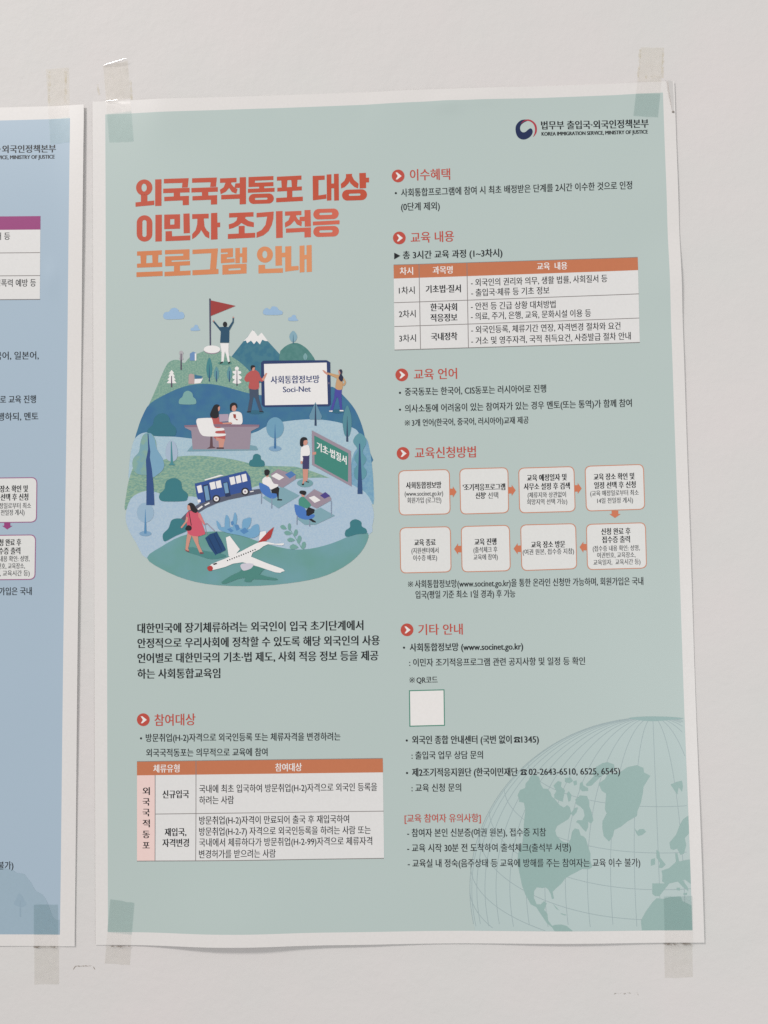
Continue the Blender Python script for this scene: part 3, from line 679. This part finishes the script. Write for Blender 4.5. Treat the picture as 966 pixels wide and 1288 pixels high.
# hill trees and houses
def leaf_tree(z, cx, top, bot, w, stem, crown, trunk): 
    h = bot-top
    part("tree_drawing", (smooth(z([(cx,top),(cx+w*0.75,top+h*0.22),(cx+w,top+h*0.5),(cx+w*0.6,top+h*0.8),(cx,top+h*0.86),(cx-w*0.6,top+h*0.8),(cx-w,top+h*0.5),(cx-w*0.75,top+h*0.22)]), 4), crown), (z([(cx-1,top+h*0.3),(cx+1,top+h*0.3),(cx+stem,bot),(cx-stem,bot)]), trunk))
leaf_tree(Z1, 712, 552, 760, 26, 5, ink((66,126,132)), NAV)
leaf_tree(I3, 347, 288, 342, 9, 1.8, ink((92,140,148)), NAV); leaf_tree(I3, 393, 288, 342, 9, 1.8, ink((92,140,148)), NAV)
leaf_tree(Z2, 475, 196, 282, 26, 4, ink((128,162,176)), ink((70,110,130))); leaf_tree(Z2, 556, 346, 400, 14, 2.5, ink((120,158,160)), ink((96,140,146)))
def fir(z, cx, top, bot, w):
    h = bot-top; P = [(cx, top)]
    for k in range(1, 5): P += [(cx+w*(0.35+0.16*k), top+h*0.19*k), (cx+w*(0.18+0.1*k), top+h*(0.19*k+0.015))]
    P += [(2*cx-x, y) for x, y in P[::-1][:-1]]
    part("tree_drawing", (z(P), SNOW), (z([(cx-1.5,top+h*0.35),(cx+1.5,top+h*0.35),(cx+2.5,bot),(cx-2.5,bot)]), ink((84,72,92))))
fir(I3, 187, 300, 362, 18)
part("tree_drawing", (smooth(I3("420,288 427,294 425,303 435,306 434,314 426,316 437,326 433,334 426,334 436,345 420,350 404,345 412,334 406,332 404,324 413,316 406,312 405,305 415,303 412,294"), 3), SNOW), (I3("419,300 421,300 422,357 418,357"), ink((84,72,92))))
part("tree_drawing", (smooth(Z1("468,494 486,510 480,540 486,568 468,574 452,568 458,540 452,510"), 4), ink((168,164,168))), (Z1("464,520 472,520 474,660 462,660"), ink((84,72,92))))
part("house_drawing", (Z1("544,520 572,502 596,514 596,580 544,580"), ink((106,138,180))), (Z1("586,516 600,520 600,580 586,580"), SNOW))
part("house_drawing", (Z3("494,75 496,10 512,2 534,8 536,75"), ink((176,152,150))), (Z3("536,74 538,24 590,22 596,40 580,70"), SNOW), (Z3("538,40 540,8 556,14 594,20 590,38"), ink((60,108,140))))
# lake shrubs
part("bush_drawing", (smooth(Z3("426,215 430,185 450,168 462,138 490,124 520,140 528,168 546,186 548,215 520,222 460,222"), 4), ink((118,160,156))))
part("bush_drawing", (smooth(Z3("204,430 206,398 240,366 250,320 285,290 325,288 355,312 366,352 402,390 404,430 380,446 250,446"), 4), ink((52,108,124))))
# tablet and its two people
TBq = Z2("258,412 272,398 700,394 724,408 728,690 714,704 278,710 262,694")
tab = part("tablet_drawing", (TBq, ink((44,60,102))), (Z2("278,420 700,410 708,690 284,698"), SNOW), (Z2("713,542 717,542 717,556 713,556"), MAUVE))
tt = Print("tablet_text", IO, SG, LV[0]+1.6); INKB = ink((46,60,108))
text(tt, "사회통합정보망", *Z2("324,527")[0], *Z2("650,520")[0], 9.6, INKB, 2); text(tt, "Soci-Net", *Z2("406,592")[0], *Z2("592,587")[0], 6.9, INKB, 1, latin=True); tt.build()
LV[0] += 2
shadow(*Z2("222,744")[0], 10, 2.4, ink((50,100,122))); shadow(*Z2("775,738")[0], 9, 2.4, ink((50,100,122)))
part("person_drawing", (Z2("178,582 240,584 242,650 268,740 248,740 218,650 206,640 190,740 166,740 182,650"), ink((66,78,98))), (smooth(Z2("196,464 222,462 244,480 256,510 276,528 262,540 244,535 240,588 176,584 180,540 160,540 146,524 160,490"), 3), ink((176,84,82))),
     (smooth(Z2("194,436 214,434 216,456 206,466 196,460"), 4), SKIN), (smooth(Z2("188,446 194,430 212,430 218,440 202,446 196,462"), 4), BLACK), (Z2("262,524 290,480 300,482 292,502 276,536"), SKIN), (Z2("162,740 190,738 190,746 162,746"), BLACK), (Z2("246,738 274,738 274,744 246,744"), BLACK))
part("person_drawing", (Z2("756,588 802,590 800,640 804,730 792,730 778,650 768,640 740,736 724,730 750,650"), ink((72,72,150))), (smooth(Z2("770,492 800,494 812,510 830,540 818,566 806,560 820,542 808,530 804,590 760,586 766,530 764,514 710,490 700,480 712,478"), 3), ink((190,150,110))),
     (Z2("670,460 682,462 712,484 706,496 684,480"), SKIN), (smooth(Z2("780,462 800,456 806,476 796,490 782,486"), 4), SKIN), (smooth(Z2("784,462 798,455 806,470 802,490 812,510 806,535 794,536 780,515 788,495 792,478"), 4), ink((42,46,70))), (Z2("716,734 740,732 738,742 716,740"), SNOW), (Z2("786,730 812,730 814,738 788,738"), SNOW))
# desk, chair, two people
part("rug_drawing", (Z3("484,556 520,514 940,512 978,520 990,545 975,548"), ink((116,152,164))))
part("person_drawing", (smooth(Z3("782,352 784,300 800,278 840,272 868,282 878,310 874,360 820,366"), 4), SNOW), (ell(*Z3("818,246")[0], 3.2, 4.4), SKIN), (smooth(Z3("790,250 792,222 815,208 838,218 842,244 834,244 826,228 806,236 800,268 792,266"), 4), BLACK), (Z3("812,290 832,292 834,316 826,320 848,330 840,336 816,316"), ink((150,70,62))))
part("desk_drawing", (Z3("464,372 1000,366 996,384 940,412 930,542 524,542 514,410 470,388"), MAUVE), (Z3("464,370 700,362 1000,366 998,380 466,384"), ink((132,106,122))), (Z3("712,292 780,290 778,342 716,346"), ink((168,150,166))))
part("person_drawing", (smooth(Z3("655,310 700,302 716,330 740,352 800,352 798,362 730,364 716,380 752,410 756,470 740,484 690,470 656,420"), 4), ink((176,88,86))), (Z3("688,456 754,470 740,530 712,530 708,480 694,480"), SKIN), (smooth(Z3("700,228 718,236 716,262 702,270 690,250"), 4), SKIN), (smooth(Z3("648,296 664,252 680,226 704,222 716,234 704,246 710,290 700,318 664,318"), 4), BLACK), (Z3("694,528 746,528 746,538 694,538"), ink((70,44,46))), (Z3("736,352 800,348 800,360 740,362"), SKIN))
part("chair_drawing", (smooth(Z3("550,350 556,326 580,320 650,318 664,330 682,386 740,390 746,406 690,412 692,428 756,430 754,444 700,450 610,448 582,432 566,400"), 3), SNOW), (Z3("650,450 664,450 668,520 690,532 624,538 646,522"), ink((96,70,76))))
# trees and shrubs of the plain
def round_tree(z, cx, cy, rx, ry, bot, sw, crown, trunk, sh=True):
    if sh: part("ground_shade", (ell(*z([(cx,bot)])[0], rx*0.72/z.k, rx*0.3/z.k, 18), ink((122,156,184))))
    part("tree_drawing", (smooth(z(ell(cx, cy, rx, ry, 14)), 2), crown), (z([(cx-1,cy-ry*0.35),(cx+1,cy-ry*0.35),(cx+sw,bot),(cx-sw,bot)]), trunk))
round_tree(Z4, 215, 110, 66, 80, 268, 9, ink((108,152,176)), ink((62,108,152)))
round_tree(Z5, 185, 368, 60, 70, 518, 9, ink((146,172,192)), ink((82,132,172)))
part("tree_drawing", (smooth(Z3("205,425 240,440 262,490 268,540 310,610 318,670 280,716 210,724 130,718 96,670 100,610 140,560 152,490 172,440"), 4), ink((128,162,150), (116,156,164), 200.0)), (smooth(Z3("214,440 250,470 268,540 310,610 318,670 280,716 222,722"), 4), ink((118,158,182))), (Z3("202,430 208,430 214,500 222,560 218,600 232,680 244,800 250,940 192,940 194,720 190,620 206,540"), ink((50,78,126))))
part("tree_drawing", (smooth(Z3("372,480 400,500 416,560 408,610 375,630 340,612 330,560 345,500"), 4), ink((160,176,194))), (Z3("368,486 374,486 384,640 400,655 350,655 366,640"), ink((72,132,140))))
part("tree_drawing", (Z2("624,676 668,772 662,794 586,794 582,770"), ink((100,138,158))), (Z2("622,690 627,690 632,835 618,835"), ink((48,66,92))))
leaf_tree(Z4, 762, -60, 215, 34, 8, ink((82,132,144)), ink((52,70,96)))
part("tree_drawing", (smooth(Z4("858,150 900,185 904,230 884,270 880,300 905,340 900,370 884,400 905,430 905,470 880,500 830,500 815,460 820,420 838,390 818,350 822,320 842,290 836,262 808,220 820,180"), 3), ink((92,144,156))), (Z4("852,230 860,230 878,612 840,612"), ink((50,78,120))))
B1 = ink((56,116,124))
for z, s in ((Z4, "18,390 24,360 44,348 52,318 78,308 104,322 108,348 132,366 134,398 100,406 40,404"), (Z5, "286,270 288,236 322,200 332,150 370,124 410,126 440,150 450,200 486,232 486,266 460,286 320,288"), (Z6, "724,296 720,256 750,232 752,196 785,178 824,194 830,226 858,244 860,272 800,278"), (Z5, "312,560 312,520 350,480 372,424 415,410 460,420 490,470 480,500 400,535 330,572")):
    part("bush_drawing", (smooth(z(s), 4), B1))
# road and bus
part("road_drawing", (Z5("440,410 500,350 560,310 640,278 720,255 800,232 900,212 990,200 1060,195 1060,222 960,240 880,256 780,276 700,300 620,334 560,372 520,420 460,425"), ink((84,88,104))), *[(Z5(s), SNOW) for s in ("555,342 588,318 596,326 564,350", "606,312 640,294 646,302 612,320", "932,216 958,212 958,219 934,223")])
bus = part("bus_drawing", (Z5("538,162 904,70 932,112 946,208 700,262 574,306 552,250"), ink((52,80,142))), (Z5("608,132 720,98 748,102 610,140"), SNOW),
     (Z5("552,180 584,170 594,222 564,230"), SNOW), (Z5("594,174 634,164 656,280 612,292"), ink((40,52,84))), (Z5("602,182 630,174 646,276 618,284"), ink((110,148,178))),
     (Z5("642,156 680,146 690,196 654,206"), SNOW), (Z5("686,146 722,136 732,188 696,196"), SNOW), (Z5("736,156 774,148 796,250 758,258"), ink((40,52,84))), (Z5("742,160 770,152 782,226 756,232"), ink((110,148,178))),
     *[(Z5(s), SNOW) for s in ("784,118 820,110 830,162 796,172", "828,110 862,100 872,152 838,162", "870,98 904,90 914,142 880,152", "556,276 578,274 582,292 562,300")])
for cx_, cy_ in ((692,270),(898,218)): part("bus_wheel", (ell(*Z5([(cx_,cy_)])[0], 5.0, 5.0), ink((48,48,56))), (ell(*Z5([(cx_,cy_)])[0], 3.1, 3.1), SNOW), (ell(*Z5([(cx_,cy_)])[0], 1.4, 1.4), MAUVE))
# chalkboard and teacher
part("chalkboard_drawing", (Z4("494,130 790,286 796,556 496,392"), MAUVE), (Z4("512,168 770,304 768,522 514,382"), ink((62,128,116))))
tt = Print("chalkboard_text", IO, SG, LV[0]+1.0); text(tt, "기초·법질서", *Z4("532,246")[0], *Z4("756,358")[0], 10.4, SNOW, 2); tt.build(); LV[0] += 1
shadow(*Z4("442,530")[0], 10, 5, ink((112,152,158)))
part("person_drawing", (Z4("424,424 466,424 462,500 452,524 438,512 434,540 420,540 428,500"), SKIN), (Z4("424,318 474,316 472,422 424,422"), ink((62,58,98))), (smooth(Z4("412,262 436,246 462,240 476,262 476,318 424,324 428,342 420,380 408,370 408,320"), 3), SNOW), (smooth(Z4("428,200 452,196 462,220 450,242 432,238"), 4), SKIN),
     (smooth(Z4("404,240 406,200 424,182 450,184 460,200 448,204 432,212 428,250 414,252"), 4), BLACK), (Z4("498,296 526,292 526,312 498,316"), SKIN), (Z4("410,360 424,366 420,384 408,384"), SKIN), (Z4("416,536 436,532 434,546 420,546"), BLACK), (Z4("446,514 474,520 470,526 450,522"), BLACK))
# pupils' desks
def pupil(z, rug, desk, book, note, chair, legs, hair, face, top, low, feet, topm):
    part("rug_drawing", (z(rug), ink((122,158,168)))); part("desk_drawing", (z(desk), MAUVE), (z(book[0]), book[1]), (z(note), SNOW))
    part("person_drawing", (smooth(z(top), 3), topm), (z(low), BLACK), (smooth(z(face), 4), SKIN), (smooth(z(hair), 4), BLACK), (z(feet), BLACK))
    part("chair_drawing", (smooth(z(chair), 3), ink((70,114,180))), *[(z(s), ink((128,140,160))) for s in legs])
pupil(Z4, "120,640 265,556 400,624 240,720", "180,462 236,424 372,470 370,500 270,566 200,528", ("290,464 338,438 372,466 326,496", ink((76,116,170))), "186,476 224,452 284,486 246,508",
      "94,540 104,528 170,560 186,606 236,586 244,606 222,640 180,646 112,600", ("110,600 116,600 114,686 108,686", "188,640 194,640 192,722 186,722"), "134,452 136,432 160,426 174,440 170,458 158,474 140,470", "150,452 166,456 164,478 150,486", "118,524 122,496 150,480 180,490 204,532 238,540 230,560 190,580 140,550", "184,580 236,556 248,570 244,600 242,650 268,652 268,662 238,662 226,610 190,606", "230,652 268,652 268,662 232,662", SNOW)
pupil(Z4, "380,800 560,716 668,776 520,845 440,845", "436,640 512,576 640,640 640,660 530,722 470,690", ("556,624 596,598 634,628 590,648", ink((74,64,128))), "470,640 512,626 560,660 516,680",
      "362,704 372,692 440,720 460,770 508,766 514,784 480,806 420,802 376,770", ("380,776 386,776 384,845 378,845", "640,664 645,664 644,780 639,780", "476,804 482,804 480,858 474,858"), "400,606 404,590 424,586 448,592 450,610 438,622 420,616", "416,612 438,616 436,632 420,632", "394,680 398,650 424,632 450,650 486,690 480,706 452,720 400,700", "452,736 470,712 516,730 512,756 470,780 452,776", "470,804 492,800 524,820 524,830 500,826", ink((70,136,120)))
# traveller and suitcase
part("ground_shade", (smooth(Z5("470,640 520,615 600,640 720,660 760,680 660,700 560,672"), 3), ink((74,128,126))))
part("person_drawing", (Z5("488,500 520,520 506,560 490,626 498,640 470,640 478,560"), SKIN), (Z5("510,520 560,530 566,590 590,644 600,660 574,660 548,600"), SKIN),
     (smooth(Z5("488,364 520,356 566,370 580,420 612,510 600,526 550,538 490,518 484,460 474,400"), 3), ink((198,86,104))), (Z5("478,396 490,404 486,430 446,480 436,474 470,432"), SKIN), (Z5("562,372 576,372 612,448 602,458 564,398"), ink((206,120,120))),
     (smooth(Z5("486,318 500,306 514,340 500,352 486,346"), 4), SKIN), (smooth(Z5("488,312 506,298 530,306 546,334 558,350 550,370 528,366 510,348 502,320"), 4), BLACK), (smooth(Z5("472,478 490,458 514,468 514,490 496,498 474,492"), 4), BLACK), (Z5("494,360 498,358 516,460 511,461"), BLACK), (Z5("466,628 484,640 500,640 496,650 476,644"), ink((120,70,76))), (Z5("572,650 600,652 600,662 576,664"), ink((120,70,76))))
part("suitcase_drawing", (Z5("608,450 626,442 684,500 680,504 626,450 612,456 626,524 622,526"), MAUVE), (smooth(Z5("612,550 690,508 698,512 754,620 750,640 690,668 680,664"), 2), ink((34,68,110))), *[(Z5(s), ink((26,54,92))) for s in ("634,546 640,543 696,656 690,659", "672,524 678,521 734,636 728,639")])
# shrub clumps by the aeroplane
LF = ink((112,158,190)); LF2 = ink((82,130,176))
part("shrub_drawing", *[(smooth(I4(s), 3), LF) for s in ("346,270 356,278 366,300 352,296", "380,250 392,262 392,300 376,292", "412,240 420,262 412,300 404,280", "440,270 452,262 470,260 464,290 440,306", "484,284 498,286 496,320 478,330 460,322 470,296")],
     (smooth(I4("352,296 400,292 450,300 498,300 496,322 470,332 430,322 380,312"), 3), LF), *[(I4(s), LF2) for s in ("384,300 396,296 408,306 398,312", "410,284 424,284 430,300 418,306", "430,306 448,294 462,308 444,318", "398,274 406,270 410,282 400,286")])
part("sprig_drawing", *[(smooth(Z6(s), 3), ink((112,156,148))) for s in ("280,226 300,216 320,236 312,246 290,242", "332,240 334,212 346,206 352,226 344,254", "308,264 330,256 356,272 336,284 314,280", "372,270 382,248 396,252 394,280 376,292", "328,314 350,302 378,318 356,328 336,328", "394,330 400,294 416,290 422,312 406,342", "346,360 370,346 402,366 376,378 350,378", "424,370 428,338 446,330 452,352 438,378")], (Z6("346,250 350,250 430,376 424,376"), ink((112,156,148))))
# aeroplane and its shadow
part("aeroplane_shade", (smooth(I4("364,490 400,466 430,452 444,440 490,430 520,440 500,462 560,476 556,482 480,478 470,488 446,486 450,474 420,478 380,494"), 2), ink((74,128,120))))
part("aeroplane_drawing", (I4("498,340 502,310 522,306 530,340"), SNOW), (I4("380,330 394,324 430,372 404,402 390,396"), SNOW), (smooth(I4("316,440 330,424 380,404 440,376 490,350 520,344 556,352 586,350 580,358 530,354 500,372 470,398 584,442 580,452 556,454 440,418 380,434 332,446"), 2), SNOW),
     (I4("494,348 534,306 552,292 540,330 524,342"), ink((168,60,58))), (smooth(I4("314,436 326,430 334,438 330,448 318,448"), 3), ink((168,60,58))), (smooth(I4("432,428 446,422 478,424 470,440 446,448 436,442"), 3), ink((196,192,202))), (I4("332,424 346,420 350,424 338,428"), BLACK),
     *[(ell(*I4([(386+i*8.2, 412-i*3.25)])[0], 0.8, 0.9, 8), BLACK) for i in range(13)])

# ------------------------------------------------------------------ the blue poster on the left
a, b2 = np.array(wall(106,133)), np.array(wall(94,1189.5)); pa, pb = np.array(wall(88.5,150)), np.array(wall(75.3,1175))
dn = (b2-a)/np.linalg.norm(b2-a); lf = np.array((-dn[1], dn[0])); lf = lf if lf[0] < 0 else -lf
lf_t = np.array(wall(0,135.6))-a; lf_t = lf_t/np.linalg.norm(lf_t)*420
q2 = [a+lf_t, a, b2, b2+lf_t]; m2 = np.linalg.norm(pa-a)
pi = [pa+lf_t*(400/420), pa, pb, pb+lf_t*(400/420)]
BDENT = wall(64, 352)
def surf_blue(u, v):
    u = np.asarray(u, float); v = np.asarray(v, float)
    ue = a[0] + (b2[0]-a[0])*(v-a[1])/(b2[1]-a[1])
    e = np.exp(-(np.clip(ue-u, 0, None)/14)**2)
    return 0.55 + e*(0.75 + 0.25*np.sin(v/60) + 0.5*gauss(v, -190, 90)) + 0.2*np.sin(v/55)*np.sin(u/45) + 0.5*np.exp(-(np.clip(b2[1]-v, 0, None)/20)**2)*gauss(u, ue-90, 50) + 0.8*gauss(u, BDENT[0], 3.5)*gauss(v, BDENT[1], 11)
BLUE = ink((161,178,192), (159,176,190), 5.0, 0.35, 0.65, 2.0)
bp = empty("notice_poster", wall(0,1189), "pale blue poster with purple table header and purple edged boxes beside the teal poster", "poster")
sheet("paper_sheet", bp, q2, pi, surf_blue, C_PAPER, BLUE, 100, 140)
SB = surf_blue; PURP = ink((146,62,116)); PEDGE = ink((150,90,130))
t = Print("ministry_name", bp, SB, 3)
text(t, "외국인정책본부", 2.7, 188, 70.2, 187.4, 9.6, DARK, 2); t.poly(ell(-0.6, 188, 1.1, 1.1, 10), DARK)
text(t, "SERVICE, MINISTRY OF JUSTICE", -11.5, 198.6, 68.6, 197.8, 4.6, DARK, 1, latin=True); t.build()
tb2 = Print("info_table", bp, SB, 4); tb2.poly([(-260,274.8),(50.9,272.3),(50,376.8),(-260,379)], CELL); to = tb2.build()
h = Print("header_row", to, SB, 5); h.poly([(-260,274.8),(50.9,272.3),(50.8,289.2),(-260,291.6)], PURP); h.build()
r_ = Print("rule_lines", to, SB, 6)
for y in (318.2, 347.0, 376.8): r_.poly(ln(-260, y+2.3, 50.3, y, 0.9), LINE)
r_.build()
t = Print("table_text", to, SB, 7); text(t, "어 등", -5.5, 297.6, 12.6, 297.2, 9.2, DARK); t.build(); t = Print("table_text", to, SB, 7); text(t, "성폭력 예방 등", -6.5, 356.4, 45, 355.8, 9.4, DARK); t.build()
def para2(*L):
    t = Print("paragraph", bp, SB, 5)
    for x in L: text(t, *x, 9.8, DARK)
    t.build()
para2(("국어, 일본어,", -7, 447.6, 48.4, 447)); para2(("로 교육 진행", 0, 502.6, 44.8, 502)); para2(("행하되, 멘토", -3, 524.2, 47.8, 523.4))
card([(-34,601.2),(46.8,600.3),(46.2,657.2),(-34.5,658)], [("장소 확인 및",0,615,34.8,614.6,8.6,2),("선택 후 신청",0.8,625.4,35.3,625,8.6,2),("정일로부터 최소",-1,636.2,38.9,635.8,7.2,0),("전일정 게시)",1,644.7,30.7,644.3,7.2,0)], PEDGE, bp, SB)
card([(-35,673.2),(45.2,672.3),(44.4,729.2),(-35.5,730)], [("청 완료 후",-1,682.4,26.4,682,8.6,2),("수증 출력",-1.5,693,25.3,692.6,8.6,2),("내용 확인: 성명,",-1,702.8,37,702.4,7.2,0),("번호, 교육장소,",-3,712,31.3,711.6,7.2,0),(", 교육시간 등)",0,721,37.2,720.6,7.2,0)], PEDGE, bp, SB)
arrow(657.6,665.9,0,6.6,bp,SB,PURP,True,9)
para2(("가입은 국내", -1, 743.6, 39.7, 743.2)); para2(("불가)", -3, 1088.2, 16.6, 1087.8))
BB = Z(0,1070,9.66)
hl_ = Print("hill_print", bp, SB, 2); hl_.poly(smooth_open(BB("-900,300 -600,160 -300,120 0,200 150,228 200,265 290,280 330,330 380,390 430,480 500,520 545,570 580,640 610,720 640,800 690,838"), 3) + BB("725,838 725,1012 -900,1000"), ink((149,169,182))); hl_.build()
tr_ = Print("tree_print", bp, SB, 3); tr_.poly(smooth(BB("235,510 300,600 320,650 260,680 170,650 190,590"), 3), ink((143,164,178))); tr_.poly(BB("240,600 250,600 255,800 236,800"), ink((140,161,175)), up=0.6); tr_.build()

# ------------------------------------------------------------------ strips of clear tape
def tape(label, quad, surf, edge_y, panel_y, top, wallm, grime=0.0, glue=(), ridges=False):
    """quad TL TR BR BL in pixels; edge_y / panel_y: rows where the tape crosses the paper's edge and the edge of the print"""
    TL, TR, BR, BL = [np.array(q, float) for q in quad]
    L = max(abs(BL[1]-TL[1]), 1); n = 26; nx = 6
    V, F, I = [], [], []
    ts = sorted(set([i/n for i in range(n+1)] + [min(1, max(0, (edge_y-TL[1])/L)), min(1, max(0, (panel_y-TL[1])/L))]))
    jag = [random.uniform(-0.5, 0.5) for _ in range(nx+1)]
    for ti_, t_ in enumerate(ts):
        for i in range(nx+1):
            s = i/nx; p_ = (TL*(1-t_)+BL*t_)*(1-s) + (TR*(1-t_)+BR*t_)*s
            y = p_[1] + (jag[i] if ti_ in (0, len(ts)-1) else 0)
            u, v = wall(p_[0], y)
            d = (y-edge_y) if top else (edge_y-y)        # > 0: over the paper
            on = float(surf(np.array([u]), np.array([v]))[0]) + 0.32
            k = min(1, max(0, (d+(2.5 if ridges else 7.0))/(3.0 if ridges else 8.0))); k = k*k*(3-2*k); hgt_ = 0.16 + (on-0.16)*k
            if ridges and (ti_ <= 1): hgt_ += 0.15*(1-ti_)
            hgt_ += 0.03*math.sin(i*2.1+ti_*1.3)
            V.append((u, v, hgt_))
    w = nx+1
    for j in range(len(ts)-1):
        ym = TL[1] + L*(ts[j]+ts[j+1])/2
        over = (ym > edge_y) if top else (ym < edge_y); print_ = (ym > panel_y) if top else (ym < panel_y)
        for i in range(nx):
            q = j*w+i; F.append((q, q+w, q+w+1, q+1)); I.append(0 if print_ else (1 if over else 2))
    mid = np.mean([TL, TR, BR, BL], 0)
    root = empty("tape_strip", wall(mid[0], max(TL[1], BL[1])), label, "tape", "clear tape strips holding the posters")
    link_mesh("tape_film", V, F, [T_INK, T_PAPER if wallm is T_WALL else T_PAPERQ, wallm], I, root, smooth=True)
    if grime:
        V, F = [], []
        x0 = TL[0] + (BL[0]-TL[0])*(edge_y-TL[1])/L; x1 = TR[0] + (BR[0]-TR[0])*(edge_y-TL[1])/L; k = 26
        for i in range(k+1):
            x = x0+(x1-x0)*i/k; c = edge_y+1.0+random.uniform(-0.3, 0.4); g = grime*random.uniform(0.5, 1.2)
            u0, v0 = wall(x, c-g); u1, v1 = wall(x, c+g); V += [(u0, v0, 1.25), (u1, v1, 1.05)]
        for i in range(k): F.append((2*i, 2*i+1, 2*i+3, 2*i+2))
        link_mesh("grime_line", V, F, [m_grime], None, root)
    for (gx0, gy0, gx1, gy1) in glue:
        P = []; k = 12
        V, F = [], []
        for i in range(k+1):
            t_ = i/k; x, y = gx0+(gx1-gx0)*t_, gy0+(gy1-gy0)*t_; g = random.uniform(0.8, 2.0)
            nrm = (1, 0) if abs(gy1-gy0) > abs(gx1-gx0) else (0, 1)
            u0, v0 = wall(x-nrm[0]*g, y-nrm[1]*g); u1, v1 = wall(x+nrm[0]*g, y+nrm[1]*g); V += [(u0, v0, 0.08), (u1, v1, 0.08)]
        for i in range(k): F.append((2*i, 2*i+1, 2*i+3, 2*i+2) if nrm[0] == 0 else (2*i, 2*i+2, 2*i+3, 2*i+1))
        link_mesh("glue_smear", V, F, [m_glue], None, root)
    return root
def crease(root, P, w, h):
    """a raised fold across the tape"""
    V, F = [], []; n = len(P); k = 8; u0 = wall(*P[0][0])[0]
    for (x, y), sc in P:
        for i in range(k+1):
            ang = math.pi*i/k; u, v = wall(x, y + w*sc*(i/k-0.5)); V.append((u, v, h[0] + h[1]*sc*math.sin(ang) + 0.12*(u-u0)))
    for j in range(n-1):
        for i in range(k):
            q = j*(k+1)+i; F.append((q, q+1, q+k+2, q+k+1))
    link_mesh("tape_crease", V, F, [T_CREASE], None, root, smooth=True)
T_CREASE = tape_mat("tape_fold", (0.985,0.98,0.975), 0.2, 0.02, 0.0, 0.2)
t1 = tape("clear tape strip with bright glints on the teal poster's top left corner", [(129.4,83.5),(160,76.5),(167.9,178.8),(137.2,179.9)], SG, 128.2, 144, True, T_WALL, glue=[(122,106,124,120),(163.5,100,165,126)], ridges=True)
crease(t1, [((129.2,83.2),0.4),((135,81.4),0.8),((142,80),1.0),((150,78.3),1.0),((155,77.2),0.8),((160,76),0.4)], 4.2, (0.25,0.42))
crease(t1, [((133,128.6),0.4),((137,128.2),1.0),((141,128.6),0.7),((145,128.2),1.0),((150,128.4),0.4)], 3.0, (1.25,0.3))
t2 = tape("faint clear tape strip with yellowed glue on the teal poster's top right corner", [(806.6,60),(836,60),(827.5,148.7),(796.8,147.1)], SG, 103.6, 118.4, True, T_WALLQ, glue=[(806,62,803,98),(835,66,834,98),(812,97,832,97)])
t3 = tape("short grey clear tape strip on the teal poster's bottom left corner", [(138.6,1130.5),(169.1,1135),(162.7,1214),(131,1212)], SG, 1188.4, 1171.4, False, T_WALLT, grime=0.8)
t4 = tape("clear tape strip with dark grime on the teal poster's bottom right corner", [(834.5,1126.5),(870.3,1125.5),(872,1229),(836.8,1230.4)], SG, 1185.4, 1169, False, T_WALLT, grime=1.3)
t5 = tape("clear tape strip slanting over the blue poster's top right corner above the ministry name", [(57,87),(86,85),(88.4,180),(63.3,182)], SB, 134.6, 150.6, True, T_WALLQ, glue=[(62,90,61,130),(82,90,82,130)])
t6 = tape("long grey clear tape strip on the blue poster's bottom right corner", [(42.4,1137.3),(73,1137.3),(73.8,1238),(42.7,1238.3)], SB, 1189.2, 1175, False, T_WALLT, grime=1.0)
# small blob of glue on the curled edge
u, v = wall(846.6, 142)
bm = bmesh.new(); bmesh.ops.create_icosphere(bm, subdivisions=2, radius=0.7)
Vb = [(u+w_.co.x*(1.3+0.3*math.sin(9*w_.co.y)), v+w_.co.y, 1.4+w_.co.z*0.7) for w_ in bm.verts]; Fb = [[w_.index for w_ in f.verts][::-1] for f in bm.faces]; bm.free()
link_mesh("glue_blob", Vb, Fb, [ink((136,128,122))], None, poster, smooth=True)

# ------------------------------------------------------------------ marks left on the wall
def scuff(P, w):
    V, F = [], []
    for i, (x, y) in enumerate(P):
        g = w*random.uniform(0.4, 1.1); u0, v0 = wall(x, y-g); u1, v1 = wall(x, y+g); V += [(u0, v0, 0.1), (u1, v1, 0.1)]
    for i in range(len(P)-1): F.append((2*i, 2*i+1, 2*i+3, 2*i+2))
    link_mesh("scuff_mark", V, F, [m_scuff], None, wall_o)
scuff([(91.5,1219.5),(93,1217),(94.5,1215.4)] + [(96+i*1.4, 1215.2-0.03*i+random.uniform(-0.3,0.3)) for i in range(14)] + [(116,1215.4),(117.5,1217),(118.8,1219)], 0.9)
scuff([(773+i*1.5, 1250-0.05*i+random.uniform(-0.5,0.5)) for i in range(11)], 0.7)
scuff([(788+i*1.4, 1249.2+random.uniform(-0.5,0.5)) for i in range(11)] + [(803.5,1251.5)], 1.4)

bpy.data.objects.remove(_to)
scn.cycles.use_denoising = False
